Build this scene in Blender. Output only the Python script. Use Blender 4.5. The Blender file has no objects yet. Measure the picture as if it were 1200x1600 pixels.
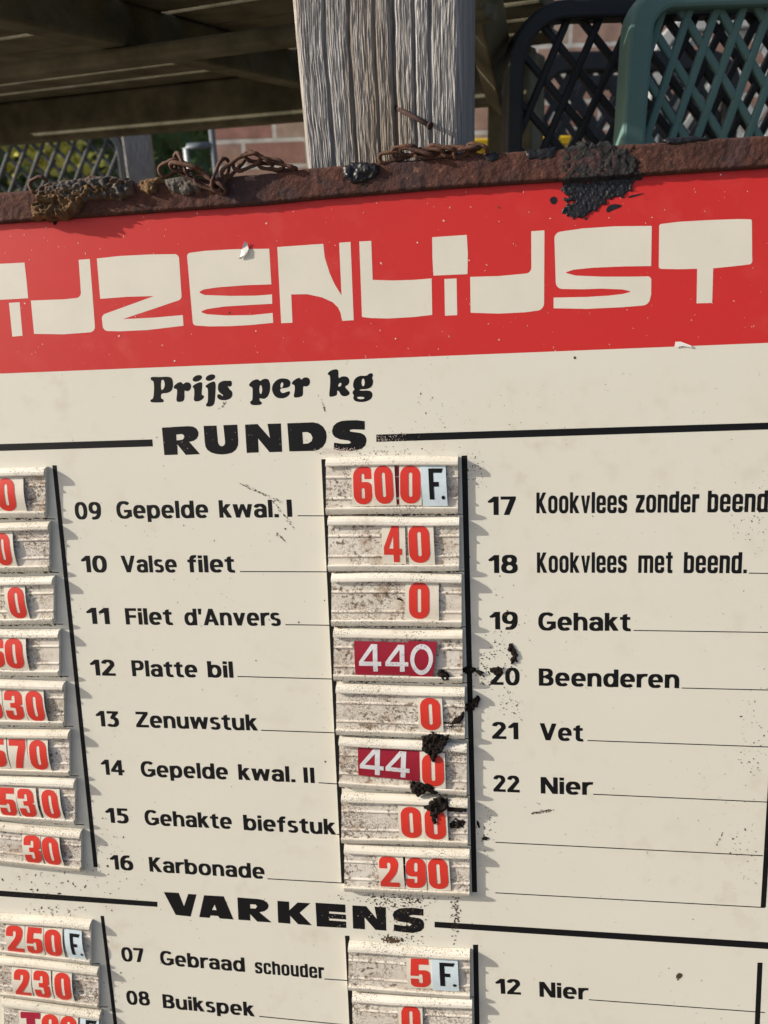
import bpy, bmesh, math, random
import numpy as np
from mathutils import Matrix, Vector
from mathutils.geometry import tessellate_polygon
R = math.radians
random.seed(7); rng = np.random.default_rng(11)
S = bpy.context.scene
C = S.collection

# ------------------------------------------------------------------ camera, world, sun, exposure
F = 1250.0; PITCH = 21.5; ROLL = -2.0; CAMZ = 0.65; D = 0.50      # D: metres from lens to the sign's plane
cam_rot = Matrix.Rotation(R(90 - PITCH), 3, 'X') @ Matrix.Rotation(R(ROLL), 3, 'Z')
CAM = Vector((0, 0, CAMZ))
cd = bpy.data.cameras.new('camera'); cam = bpy.data.objects.new('camera', cd); C.objects.link(cam)
cam.matrix_world = Matrix.Translation(CAM) @ cam_rot.to_4x4()
cd.sensor_fit = 'HORIZONTAL'; cd.sensor_width = 36.0; cd.lens = 36.0 * F / 1200
cd.clip_start = 0.02; cd.clip_end = 500
cd.dof.use_dof = True; cd.dof.focus_distance = 0.52; cd.dof.aperture_fstop = 16
S.camera = cam
# sign frame (right, up, normal) in camera space, then world
BR = Matrix(((0.988129, -0.035421, -0.149489), (0.010127, 0.985959, -0.166678), (0.153294, 0.163185, 0.974614)))
BW = cam_rot @ BR
E1, E2, EN = BW.col[0].copy(), BW.col[1].copy(), BW.col[2].copy()
M_BOARD = Matrix.Translation(CAM - EN * D) @ BW.to_4x4()
sun_b = Vector((-3.45, 1.5, 1.0)).normalized()
SUN = (BW @ sun_b).normalized()
el = math.asin(SUN.z); az = math.atan2(SUN.x, SUN.y)
W = bpy.data.worlds.new('World'); S.world = W; W.use_nodes = True
bgn = W.node_tree.nodes['Background']
sk = W.node_tree.nodes.new('ShaderNodeTexSky'); sk.sky_type = 'NISHITA'; sk.sun_disc = False
sk.sun_elevation = el; sk.sun_rotation = az; sk.air_density = 0.75; sk.dust_density = 3.0; sk.ozone_density = 0.4
W.node_tree.links.new(sk.outputs[0], bgn.inputs[0]); bgn.inputs[1].default_value = 0.12
sl = bpy.data.lights.new('sun', 'SUN'); sl.energy = 5.0; sl.angle = R(0.55); sl.color = (1.0, 0.93, 0.82)
so = bpy.data.objects.new('sun', sl); C.objects.link(so)
so.rotation_mode = 'QUATERNION'; so.rotation_quaternion = SUN.to_track_quat('Z', 'Y')
vs = S.view_settings; vs.view_transform = 'Standard'; vs.look = 'None'; vs.gamma = 1; vs.use_curve_mapping = False
vs.exposure = 0.42
S.cycles.use_denoising = True
S.cycles.max_bounces = 8

# ------------------------------------------------------------------ mapping photograph pixels to the place
def ray(x, y):
    return cam_rot @ Vector(((x - 600) / F, -(y - 800) / F, -1.0))
def B(x, y, h=0.0):                       # pixel -> sign-plane coordinates in metres
    d = BR.transposed() @ Vector(((x - 600) / F, -(y - 800) / F, -1.0))
    k = (D - h) / -d.z
    return (d.x * k, d.y * k)
def at_y(x, y, Y):
    d = ray(x, y); return CAM + d * (Y / d.y)
def at_z(x, y, Z):
    d = ray(x, y); return CAM + d * ((Z - CAMZ) / d.z)
def at_plane(x, y, p, n):
    d = ray(x, y); return CAM + d * ((p - CAM).dot(n) / d.dot(n))
PX = D / F

# ------------------------------------------------------------------ materials
def mat(name, col, rough=0.6, spec=0.5, metal=0.0, var=0.0, vscale=20, vcol=None, bump=0.0, bscale=60, bdist=0.001,
        specks=None, stretch=(1, 1, 1), spots=None, rnd=None):
    m = bpy.data.materials.new(name); m.use_nodes = True
    nt = m.node_tree; n = nt.nodes; l = nt.links
    p = n['Principled BSDF']; p.inputs['Roughness'].default_value = rough
    p.inputs['Specular IOR Level'].default_value = spec; p.inputs['Metallic'].default_value = metal
    tc = n.new('ShaderNodeTexCoord'); mp = n.new('ShaderNodeMapping'); mp.inputs['Scale'].default_value = stretch
    l.new(tc.outputs['Object'], mp.inputs[0]); V = mp.outputs[0]
    c4 = tuple(col) + (1,)
    def noise(sc, det=5, r=0.6):
        t = n.new('ShaderNodeTexNoise'); t.inputs['Scale'].default_value = sc
        t.inputs['Detail'].default_value = det; t.inputs['Roughness'].default_value = r
        l.new(V, t.inputs['Vector']); return t.outputs['Fac']
    def ramp(src, a, b, lo=0.0, hi=1.0):
        t = n.new('ShaderNodeMapRange'); t.inputs['From Min'].default_value = a; t.inputs['From Max'].default_value = b
        t.inputs['To Min'].default_value = lo; t.inputs['To Max'].default_value = hi
        l.new(src, t.inputs['Value']); return t.outputs[0]
    def mix(fac, a, b):
        t = n.new('ShaderNodeMix'); t.data_type = 'RGBA'
        l.new(fac, t.inputs[0])
        if hasattr(a, 'links'): l.new(a, t.inputs[6])
        else: t.inputs[6].default_value = a
        if hasattr(b, 'links'): l.new(b, t.inputs[7])
        else: t.inputs[7].default_value = b
        return t.outputs[2]
    def mul(a, b):
        t = n.new('ShaderNodeMath'); t.operation = 'MULTIPLY'; l.new(a, t.inputs[0])
        if hasattr(b, 'links'): l.new(b, t.inputs[1])
        else: t.inputs[1].default_value = b
        return t.outputs[0]
    cur = c4
    if var:
        v2 = tuple(vcol) + (1,) if vcol else tuple(x * 0.55 for x in col) + (1,)
        cur = mix(ramp(noise(vscale, 6), 0.35, 0.7, 0, var), cur, v2)
    if rnd:
        oi = n.new('ShaderNodeObjectInfo'); cur = mix(mul(oi.outputs['Random'], 0.55), cur, tuple(rnd) + (1,))
    if spots:       # list of (scale, lo, hi, colour, patch scale, patch lo, patch hi, strength)
        for sc, lo, hi, sc_col, ps, plo, phi, st in spots:
            f = ramp(noise(sc, 3, 0.55), lo, hi, 0, st)
            if ps: f = mul(f, ramp(noise(ps, 3), plo, phi))
            cur = mix(f, cur, tuple(sc_col) + (1,))
    if hasattr(cur, 'links'): l.new(cur, p.inputs['Base Color'])
    else: p.inputs['Base Color'].default_value = cur
    if bump:
        b = n.new('ShaderNodeBump'); b.inputs['Strength'].default_value = bump; b.inputs['Distance'].default_value = bdist
        l.new(noise(bscale, 6, 0.65), b.inputs['Height']); l.new(b.outputs[0], p.inputs['Normal'])
    return m
BROWN = (0.06, 0.04, 0.025)
cream = mat('cream enamel', (0.665, 0.645, 0.56), 0.40, 0.35, var=0.22, vscale=9, vcol=(0.57, 0.545, 0.44),
            spots=[(300, 0.66, 0.72, (0.2, 0.16, 0.11), 25, 0.5, 0.65, 0.5), (60, 0.52, 0.78, (0.45, 0.38, 0.27), 8, 0.45, 0.7, 0.5)])
red = mat('red enamel', (0.53, 0.026, 0.023), 0.45, 0.3, var=0.3, vscale=9, vcol=(0.41, 0.020, 0.021),
          spots=[(420, 0.70, 0.73, (0.66, 0.55, 0.5), 40, 0.48, 0.6, 0.8), (60, 0.5, 0.8, (0.60, 0.09, 0.075), 9, 0.45, 0.7, 0.6)])
white_print = mat('cream lettering', (0.66, 0.63, 0.54), 0.45, 0.35, var=0.15, vscale=30,
                  spots=[(600, 0.68, 0.73, (0.35, 0.33, 0.3), 40, 0.5, 0.62, 0.6)])
ink = mat('black print', (0.006, 0.006, 0.007), 0.5, 0.18,
          spots=[(900, 0.69, 0.72, (0.35, 0.33, 0.28), 45, 0.52, 0.62, 0.6)])
worn_ink = mat('worn black print', (0.02, 0.02, 0.02), 0.5, 0.3,
          spots=[(1500, 0.48, 0.56, (0.42, 0.38, 0.3), 0, 0, 1, 0.75)])
rust = mat('rusted steel', (0.085, 0.036, 0.026), 0.9, 0.2, var=0.9, vscale=45, vcol=(0.045, 0.022, 0.019), bump=1.0, bscale=420, bdist=0.0012,
           spots=[(500, 0.55, 0.68, (0.15, 0.06, 0.04), 60, 0.4, 0.6, 0.8), (120, 0.6, 0.72, (0.02, 0.018, 0.02), 0, 0, 1, 0.8), (28, 0.5, 0.62, (0.05, 0.032, 0.034), 0, 0, 1, 0.8), (260, 0.60, 0.70, (0.22, 0.11, 0.08), 24, 0.48, 0.6, 0.7)])
rust_wire = mat('rusted wire', (0.10, 0.044, 0.024), 0.75, 0.3, var=0.95, vscale=170, vcol=(0.04, 0.022, 0.018), bump=0.9, bscale=900, bdist=0.0006)
tar = mat('dried black tar', (0.007, 0.007, 0.009), 0.42, 0.4, bump=0.45, bscale=300, bdist=0.0008, var=0.7, vscale=120, vcol=(0.016, 0.016, 0.018))
tar_grey = mat('grey tar crust', (0.035, 0.034, 0.034), 0.85, 0.2, var=1.0, vscale=150, vcol=(0.010, 0.010, 0.011), bump=1.0, bscale=420, bdist=0.002)
crust_grey = mat('grey crust', (0.16, 0.145, 0.13), 0.95, 0.1, var=1.0, vscale=130, vcol=(0.05, 0.045, 0.04), bump=1.0, bscale=380, bdist=0.003,
                 spots=[(100, 0.5, 0.62, (0.16, 0.09, 0.05), 0, 0, 1, 0.7)])
crust_brown = mat('brown crust', (0.23, 0.145, 0.075), 0.95, 0.1, var=1.0, vscale=160, vcol=(0.09, 0.052, 0.03), bump=1.0, bscale=450, bdist=0.003)
mud = mat('dried mud', (0.010, 0.008, 0.007), 0.9, 0.15, var=0.8, vscale=300, vcol=(0.026, 0.017, 0.012), bump=1.0, bscale=600, bdist=0.002)
speck = mat('dirt specks', (0.075, 0.05, 0.032), 0.95, 0.1)
plastic = mat('dirty white plastic', (0.72, 0.69, 0.61), 0.42, 0.4, var=0.3, vscale=60, vcol=(0.60, 0.55, 0.45), rnd=(0.60, 0.54, 0.42),
              spots=[(1100, 0.56, 0.63, BROWN, 42, 0.43, 0.58, 0.85), (600, 0.61, 0.69, (0.10, 0.06, 0.035), 60, 0.46, 0.6, 0.9),
                     (150, 0.5, 0.75, (0.44, 0.36, 0.27), 30, 0.42, 0.62, 0.6)])
grimy = mat('grimy inner plastic', (0.71, 0.67, 0.58), 0.55, 0.3, var=0.6, vscale=35, vcol=(0.50, 0.42, 0.33), rnd=(0.58, 0.54, 0.50),
              spots=[(900, 0.48, 0.58, (0.13, 0.09, 0.065), 42, 0.41, 0.60, 0.75), (300, 0.54, 0.63, (0.09, 0.055, 0.032), 30, 0.44, 0.56, 0.85), (420, 0.53, 0.64, (0.07, 0.04, 0.022), 48, 0.45, 0.58, 0.85),
                     (120, 0.5, 0.75, (0.36, 0.26, 0.18), 30, 0.40, 0.60, 0.8)])
card = mat('price card', (0.68, 0.635, 0.54), 0.4, 0.4, var=0.2, vscale=90, vcol=(0.55, 0.47, 0.36),
           spots=[(1400, 0.62, 0.68, BROWN, 70, 0.46, 0.6, 0.6)])
card_blue = mat('pale blue card', (0.58, 0.68, 0.72), 0.35, 0.4, var=0.2, vscale=120, spots=[(1200, 0.63, 0.68, BROWN, 70, 0.46, 0.6, 0.6)])
crimson = mat('crimson card', (0.30, 0.010, 0.028), 0.4, 0.4, var=0.3, vscale=90, spots=[(1400, 0.64, 0.69, (0.05, 0.01, 0.01), 70, 0.46, 0.6, 0.6)])
red_print = mat('red print', (0.60, 0.035, 0.022), 0.4, 0.4, var=0.2, vscale=150, vcol=(0.47, 0.028, 0.02), spots=[(1500, 0.65, 0.70, (0.12, 0.02, 0.015), 80, 0.48, 0.62, 0.7)])
white_ink = mat('white print', (0.66, 0.66, 0.68), 0.45, 0.4, var=0.5, vscale=250, vcol=(0.42, 0.40, 0.44), spots=[(900, 0.56, 0.64, (0.20, 0.07, 0.09), 60, 0.42, 0.58, 0.6)])
dark_wood = mat('dark stained timber', (0.155, 0.142, 0.092), 0.85, 0.2, var=0.95, vscale=14, vcol=(0.05, 0.047, 0.03), bump=0.5, bscale=60, bdist=0.003, stretch=(1, 1, 1))
black_pl = mat('black plastic', (0.014, 0.015, 0.017), 0.5, 0.4, var=0.4, vscale=30, vcol=(0.024, 0.025, 0.027))
green_pl = mat('dark green plastic', (0.10, 0.19, 0.175), 0.7, 0.3, var=0.5, vscale=18, vcol=(0.14, 0.24, 0.22), bump=0.15, bscale=300, bdist=0.0006)
slate_pl = mat('slate blue plastic', (0.028, 0.036, 0.044), 0.5, 0.4, var=0.4, vscale=20)
grey_pl = mat('pale grey plastic', (0.30, 0.32, 0.33), 0.5, 0.4, var=0.4, vscale=20)
yellow_pl = mat('yellow plastic', (0.70, 0.46, 0.02), 0.45, 0.4, var=0.2, vscale=20)
steel = mat('grey tube', (0.15, 0.17, 0.19), 0.4, 0.5, metal=0.3, var=0.3, vscale=30)
leaf = mat('hedge leaves', (0.035, 0.075, 0.018), 0.55, 0.4, var=0.8, vscale=6, vcol=(0.075, 0.12, 0.03))
petal = mat('yellow blossom', (0.62, 0.60, 0.10), 0.6, 0.3, var=0.4, vscale=8, vcol=(0.7, 0.7, 0.35))
ground_m = mat('paved ground', (0.20, 0.17, 0.14), 0.9, 0.2, var=0.7, vscale=3, bump=0.4, bscale=40, bdist=0.004)

nail_m = mat('dark rusted nail', (0.045, 0.024, 0.02), 0.8, 0.2, var=0.8, vscale=400, vcol=(0.02, 0.012, 0.012), bump=0.8, bscale=900, bdist=0.0005)
def wood_mat():
    m = bpy.data.materials.new('weathered oak'); m.use_nodes = True; nt = m.node_tree; n = nt.nodes; l = nt.links
    p = n['Principled BSDF']; p.inputs['Roughness'].default_value = 0.85; p.inputs['Specular IOR Level'].default_value = 0.2
    tc = n.new('ShaderNodeTexCoord')
    def nz(scale, st, det=6):
        mp = n.new('ShaderNodeMapping'); mp.inputs['Scale'].default_value = st; l.new(tc.outputs['Object'], mp.inputs[0])
        t = n.new('ShaderNodeTexNoise'); t.inputs['Scale'].default_value = scale; t.inputs['Detail'].default_value = det
        t.inputs['Distortion'].default_value = 0.12
        l.new(mp.outputs[0], t.inputs['Vector']); return t.outputs['Fac']
    r = n.new('ShaderNodeValToRGB'); e = r.color_ramp.elements
    e[0].position = 0.36; e[0].color = (0.16, 0.152, 0.143, 1); e[1].position = 0.62; e[1].color = (0.37, 0.365, 0.36, 1)
    l.new(nz(1000, (1, 1, 0.035)), r.inputs[0])
    st = n.new('ShaderNodeMapRange'); st.inputs[1].default_value = 0.50; st.inputs[2].default_value = 0.68; st.inputs[4].default_value = 0.7
    l.new(nz(26, (1, 1, 0.12), 3), st.inputs[0])
    mx = n.new('ShaderNodeMix'); mx.data_type = 'RGBA'; l.new(st.outputs[0], mx.inputs[0]); l.new(r.outputs[0], mx.inputs[6]); mx.inputs[7].default_value = (0.19, 0.14, 0.09, 1)
    l.new(mx.outputs[2], p.inputs['Base Color'])
    b = n.new('ShaderNodeBump'); b.inputs['Strength'].default_value = 0.7; b.inputs['Distance'].default_value = 0.0007
    l.new(nz(1500, (1, 1, 0.09)), b.inputs['Height']); l.new(b.outputs[0], p.inputs['Normal'])
    return m
oak = wood_mat()

def brick_mat():
    m = bpy.data.materials.new('brickwork'); m.use_nodes = True; nt = m.node_tree; n = nt.nodes; l = nt.links
    p = n['Principled BSDF']; p.inputs['Roughness'].default_value = 0.9
    tc = n.new('ShaderNodeTexCoord')
    sx = n.new('ShaderNodeSeparateXYZ'); cx = n.new('ShaderNodeCombineXYZ'); l.new(tc.outputs['Object'], sx.inputs[0])
    l.new(sx.outputs[0], cx.inputs[0]); l.new(sx.outputs[2], cx.inputs[1])
    t = n.new('ShaderNodeTexBrick'); l.new(cx.outputs[0], t.inputs['Vector']); t.inputs['Scale'].default_value = 1
    t.inputs['Brick Width'].default_value = 0.20; t.inputs['Row Height'].default_value = 0.075; t.inputs['Mortar Size'].default_value = 0.007
    t.inputs['Mortar Smooth'].default_value = 0.2; t.inputs['Bias'].default_value = -0.1
    t.inputs['Color1'].default_value = (0.42, 0.22, 0.175, 1); t.inputs['Color2'].default_value = (0.56, 0.46, 0.36, 1)
    t.inputs['Mortar'].default_value = (0.72, 0.70, 0.64, 1)
    nz = n.new('ShaderNodeTexNoise'); nz.inputs['Scale'].default_value = 25; nz.inputs['Detail'].default_value = 6; l.new(tc.outputs['Object'], nz.inputs['Vector'])
    mx = n.new('ShaderNodeMix'); mx.data_type = 'RGBA'; mx.blend_type = 'MULTIPLY'; mx.inputs[0].default_value = 0.55
    cr = n.new('ShaderNodeValToRGB'); cr.color_ramp.elements[0].color = (0.35, 0.33, 0.32, 1); cr.color_ramp.elements[0].position = 0.3; cr.color_ramp.elements[1].position = 0.65
    l.new(nz.outputs['Fac'], cr.inputs[0]); l.new(t.outputs['Color'], mx.inputs[6]); l.new(cr.outputs[0], mx.inputs[7])
    l.new(mx.outputs[2], p.inputs['Base Color'])
    b = n.new('ShaderNodeBump'); b.inputs['Strength'].default_value = 0.8; b.inputs['Distance'].default_value = 0.006; b.invert = True
    l.new(t.outputs['Fac'], b.inputs['Height']); l.new(b.outputs[0], p.inputs['Normal'])
    return m
brick = brick_mat()

# ------------------------------------------------------------------ object helpers
def mesh_obj(name, verts, faces, m, parent=None, smooth=False, mw=None, local=None):
    me = bpy.data.meshes.new(name); me.from_pydata([tuple(v) for v in verts], [], [tuple(f) for f in faces]); me.update()
    me.materials.append(m)
    if smooth: me.polygons.foreach_set('use_smooth', [True] * len(me.polygons))
    o = bpy.data.objects.new(name, me); C.objects.link(o)
    if parent: o.parent = parent
    if local is not None: o.matrix_local = local
    if mw is not None: o.matrix_world = mw
    return o
def tag(o, label=None, cat=None, group=None, kind=None):
    if label: o['label'] = label
    if cat: o['category'] = cat
    if group: o['group'] = group
    if kind: o['kind'] = kind
    return o
def empty(name, mw): 
    o = bpy.data.objects.new(name, None); C.objects.link(o); o.matrix_world = mw; o.empty_display_size = 0.02; return o
class MB:
    def __init__(s): s.v = []; s.f = []
    def add(s, v, f):
        k = len(s.v); s.v += [tuple(x) for x in v]; s.f += [tuple(i + k for i in q) for q in f]
    def box(s, c, size, M=None):
        x, y, z = [q / 2 for q in size]; c = Vector(c)
        v = [Vector((a * x, b * y, d * z)) for a in (-1, 1) for b in (-1, 1) for d in (-1, 1)]
        v = [c + (M @ q if M else q) for q in v]
        s.add(v, [(0, 1, 3, 2), (4, 6, 7, 5), (0, 4, 5, 1), (2, 3, 7, 6), (0, 2, 6, 4), (1, 5, 7, 3)])
    def beam(s, p, q, w, t, up=Vector((0, 0, 1))):     # box from p to q, w across, t along up
        p = Vector(p); q = Vector(q); d = (q - p); L = d.length; d.normalize()
        r = d.cross(up).normalized(); u = r.cross(d).normalized()
        M = Matrix((r, d, u)).transposed()
        s.box((p + q) / 2, (w, L, t), M)
    def tube(s, pts, r, seg=8, closed=False):
        pts = [Vector(p) for p in pts]; n = len(pts); rings = []
        for i, p in enumerate(pts):
            a = pts[(i - 1) % n] if closed or i > 0 else p; b = pts[(i + 1) % n] if closed or i < n - 1 else p
            t = (b - a).normalized(); h = Vector((0, 0, 1)) if abs(t.z) < 0.9 else Vector((1, 0, 0))
            x = t.cross(h).normalized(); y = t.cross(x)
            rr = r[i] if isinstance(r, (list, tuple)) else r
            rings.append([p + (x * math.cos(2 * math.pi * k / seg) + y * math.sin(2 * math.pi * k / seg)) * rr for k in range(seg)])
        v = [q for g in rings for q in g]; f = []
        for i in range(n if closed else n - 1):
            j = (i + 1) % n
            for k in range(seg): f.append((i * seg + k, i * seg + (k + 1) % seg, j * seg + (k + 1) % seg, j * seg + k))
        if not closed: f += [tuple(range(seg))[::-1], tuple(range((n - 1) * seg, n * seg))]
        s.add(v, f)
    def build(s, name, m, parent=None, smooth=False, mw=None, local=None):
        return mesh_obj(name, s.v, s.f, m, parent, smooth, mw, local)
def bevel(o, w, seg=2):
    b = o.modifiers.new('bevel', 'BEVEL'); b.width = w; b.segments = seg; b.limit_method = 'ANGLE'; return o

def vnoise(x, y, seed=0):                 # value noise on arrays
    xi = np.floor(x).astype(int); yi = np.floor(y).astype(int); fx = x - xi; fy = y - yi
    fx = fx * fx * (3 - 2 * fx); fy = fy * fy * (3 - 2 * fy)
    def h(a, b):
        k = (a * 374761393 + b * 668265263 + seed * 974711) & 0xffffffff
        k = ((k ^ (k >> 13)) * 1274126177) & 0xffffffff
        return ((k ^ (k >> 16)) & 0xffff) / 65535.0
    return (h(xi, yi) * (1 - fx) + h(xi + 1, yi) * fx) * (1 - fy) + (h(xi, yi + 1) * (1 - fx) + h(xi + 1, yi + 1) * fx) * fy
def fbm(x, y, o=4, seed=0):
    s = 0; a = 1; t = 0
    for i in range(o): s = s + a * vnoise(x * 2 ** i, y * 2 ** i, seed + i * 7); t += a; a *= 0.5
    return s / t

# contours: points (x, y) or (x, y, r) with a fillet radius
def fillet(pts):
    out = []; n = len(pts)
    for i, p in enumerate(pts):
        if len(p) == 2 or p[2] <= 0: out.append((p[0], p[1])); continue
        c = np.array(p[:2], float); a = np.array(pts[i - 1][:2], float) - c; b = np.array(pts[(i + 1) % n][:2], float) - c
        la = np.linalg.norm(a); lb = np.linalg.norm(b); r = min(p[2], la * 0.5, lb * 0.5)
        if r < 1e-6: out.append(tuple(c)); continue
        p0 = c + a / la * r; p2 = c + b / lb * r
        for t in np.linspace(0, 1, 7):       # conic close to a circular arc
            w = 0.75; q = ((1 - t) ** 2 * p0 + 2 * w * t * (1 - t) * c + t * t * p2) / ((1 - t) ** 2 + 2 * w * t * (1 - t) + t * t)
            out.append(tuple(q))
    return out
def chaikin(pts, it=2):
    p = [np.array(q[:2], float) for q in pts]
    for _ in range(it):
        p = [q for i in range(len(p)) for q in (p[i] * 0.75 + p[(i + 1) % len(p)] * 0.25, p[i] * 0.25 + p[(i + 1) % len(p)] * 0.75)]
    return [tuple(q) for q in p]
def ell(cx, cy, rx, ry, ang=0, n=20):
    c, s = math.cos(R(ang)), math.sin(R(ang))
    return [(cx + rx * math.cos(t) * c - ry * math.sin(t) * s, cy + rx * math.cos(t) * s + ry * math.sin(t) * c) for t in [2 * math.pi * i / n for i in range(n)]]
def fill(loops):
    L = [[Vector((p[0], p[1], 0)) for p in lp] for lp in loops]
    tris = tessellate_polygon(L)
    return [p for lp in loops for p in lp], [t for t in tris]

# ================================================================== LARGE STRUCTURE
gv = [(-60, -20, 0), (60, -20, 0), (60, 120, 0), (-60, 120, 0)]
tag(mesh_obj('ground', gv, [(0, 1, 2, 3)], ground_m), kind='structure')

# brick wall behind the table
WALLY = 2.75
wl = at_y(331, 240, WALLY)
Mw = Matrix.Translation((wl.x, WALLY, 0)) @ Matrix.Rotation(R(-2), 4, 'Z')
mb = MB(); mb.box((2.0, 0.12, 1.3), (4.0, 0.24, 2.6))
tag(mb.build('brick_wall', brick, mw=Mw), 'weathered red and buff brick wall behind the table and the chairs', 'wall')

# hedge
def hedge():
    t = empty('flowering_hedge', Matrix.Translation((-2.4, 4.6, 0)))
    n = 9000; v = []; f = []
    for i in range(n):
        x = random.uniform(-3.0, 1.9); z = random.uniform(0.05, 2.3)
        bul = 0.25 * math.sin(x * 3.1 + z * 2) + 0.2 * math.sin(x * 7 + 1.3 * z)
        c = Vector((x, bul + abs(random.gauss(0, 0.18)) - 0.1, z)); s = random.uniform(0.03, 0.06)
        a = Vector((random.gauss(0, 1), random.gauss(0, 1), random.gauss(0, 1))).normalized(); b = a.orthogonal().normalized(); k = len(v)
        v += [c - a * s, c + b * s * 0.45, c + a * s, c - b * s * 0.45]; f.append((k, k + 1, k + 2, k + 3))
    tag(mesh_obj('foliage', v, f, leaf, t), kind='stuff')
    mb = MB(); mb.box((-0.5, 0.75, 1.2), (4.8, 0.6, 2.4)); mb.build('inner_growth', leaf, t)
    v = []; f = []
    for i in range(60):
        p = at_y(random.gauss(60, 45), random.uniform(218, 262), 4.35) - Vector((-2.4, 4.6, 0)); 
        for j in range(10):
            c = p + Vector((random.gauss(0, 0.025), random.gauss(0, 0.02), random.gauss(0, 0.025))); s = 0.022
            a = Vector((random.gauss(0, 1), random.gauss(0, 1), random.gauss(0, 1))).normalized(); b = a.orthogonal().normalized(); k = len(v)
            v += [c - a * s, c + b * s, c + a * s, c - b * s]; f.append((k, k + 1, k + 2, k + 3))
    tag(mesh_obj('blossom', v, f, petal, t), kind='stuff')
    tag(t, 'dark green hedge with yellow flowers behind the slate blue chair', 'hedge')
hedge()

# ------------------------------------------------------------------ oak post
yaw = R(11)
pn = Vector((-math.sin(yaw), -math.cos(yaw), 0)); pw = Vector((math.cos(yaw), -math.sin(yaw), 0))
pa = M_BOARD @ Vector((*B(597, 258), -0.010))
cor = {k: at_plane(*k, pa, pn) for k in ((455, 0), (479, 263), (721, 0), (721, 236))}
loc = {k: ((p - pa).dot(pw), p.z) for k, p in cor.items()}
def edge(k0, k1, z):
    (x0, z0), (x1, z1) = loc[k0], loc[k1]; return x0 + (x1 - x0) * (z - z0) / (z1 - z0)
PTOP = 0.88; PDEP = 0.10
zs = np.concatenate([np.linspace(0, 0.62, 12)[:-1], np.linspace(0.62, 0.80, 300), [PTOP]])
nx = 640
V = []
us = np.linspace(0, 1, nx)
U, Z = np.meshgrid(us, zs)
xl = np.array([edge((455, 0), (479, 263), z) for z in zs]); xr = np.array([edge((721, 0), (721, 236), z) for z in zs])
wd = (xr - xl).mean()
X = U * wd
warp = 0.006 * (fbm(Z * 7, X * 2, 2, 5) - 0.5) + 0.0016 * (fbm(Z * 60, X * 40, 3, 6) - 0.5)
G = X + warp
h = -0.00055 * np.abs(fbm(G * 1200, Z * 22, 3, 1) - 0.5) * 1.5 - 0.0006 * (1 - fbm(G * 2300, Z * 90, 2, 9))
h += 0.0006 * (fbm(G * 60, Z * 5, 3, 2) - 0.5) + 0.0007 * (fbm(G * 500, Z * 130, 2, 21) - 0.5)
for gx, dep, w in ((0.022, 0.0030, 0.0011), (0.038, 0.0026, 0.0009), (0.055, 0.0022, 0.0008), (0.0665, 0.0040, 0.0012), (0.080, 0.0020, 0.0009), (0.090, 0.0030, 0.0009)):
    h -= dep * np.exp(-((G - gx * wd / 0.108) / w) ** 2) * (0.4 + 0.9 * fbm(Z * 20, Z * 0 + gx * 90, 3, 3))
edge_r = 0.004
h -= np.maximum(0, edge_r - np.minimum(U, 1 - U) * wd) ** 2 / edge_r * 0.8
P0 = np.array(pa); PWv = np.array(pw); PNv = np.array(pn)
xloc = xl[:, None] + U * (xr - xl)[:, None]
pts = np.stack([P0[0] + PWv[0] * xloc + PNv[0] * h, P0[1] + PWv[1] * xloc + PNv[1] * h, Z], -1)
org = Vector((pa.x, pa.y, 0)) - pn * PDEP / 2
ny = len(zs)
verts = (pts.reshape(-1, 3) - np.array([org.x, org.y, 0])).tolist()
faces = [(r * nx + c, r * nx + c + 1, (r + 1) * nx + c + 1, (r + 1) * nx + c) for r in range(ny - 1) for c in range(nx - 1)]
bk = -np.array(pn) * PDEP; k = len(verts)
for r in range(ny):
    verts.append((np.array(verts[r * nx]) + bk).tolist()); verts.append((np.array(verts[r * nx + nx - 1]) + bk).tolist())
for r in range(ny - 1):
    faces.append((r * nx, (r + 1) * nx, k + 2 * (r + 1), k + 2 * r)); faces.append((r * nx + nx - 1, k + 2 * r + 1, k + 2 * r + 3, (r + 1) * nx + nx - 1))
    faces.append((k + 2 * r, k + 2 * (r + 1), k + 2 * (r + 1) + 1, k + 2 * r + 1))
faces.append(tuple((ny - 1) * nx + c for c in range(nx)) + (k + 2 * (ny - 1) + 1, k + 2 * (ny - 1)))

# ------------------------------------------------------------------ timber table overhead
AZ = R(-64)
ta = Vector((math.sin(AZ), math.cos(AZ), 0)); tb = Vector((math.cos(AZ), -math.sin(AZ), 0))
if tb.y < 0: tb = -tb
ZU = 0.855                                   # underside of the planks
T0 = Vector((org.x, org.y, 0))
table = empty('timber_table', Matrix.Translation(T0))
post = mesh_obj('oak_leg', verts, faces, oak, table, smooth=True)
tag(post, 'weathered grey oak leg with deep grain and a bent nail')
def tco(p): q = p - T0; return q.dot(ta), q.dot(tb)
def tw(a, b, z): return ta * a + tb * b + Vector((0, 0, z))
fb = tco(at_z(235, 206, ZU - 0.075))[1]       # far apron line
A1 = 2.3; A0 = -0.052; Bn = -0.05; SK = 0.21
b = Bn; i = 0
while b < fb - 0.03:
    w = random.choice([0.075, 0.085, 0.095]); g = random.choice([0.006, 0.014, 0.020, 0.017])
    mb = MB(); mb.beam(tw(A0 + SK * b - random.uniform(0, 0.008), b + w / 2, ZU + 0.007 + random.uniform(-.001, .001)), tw(A1, b + w / 2, ZU + 0.007), w, 0.014)
    bevel(mb.build('plank', dark_wood, table), 0.003); b += w + g
def tbeam(name, p, q, w, t): 
    mb = MB(); mb.beam(p, q, w, t); return bevel(mb.build(name, dark_wood, table), 0.004)
tbeam('apron', tw(A0 + SK * fb + 0.02, fb, ZU - 0.040), tw(A1, fb, ZU - 0.040), 0.04, 0.076)
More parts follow.
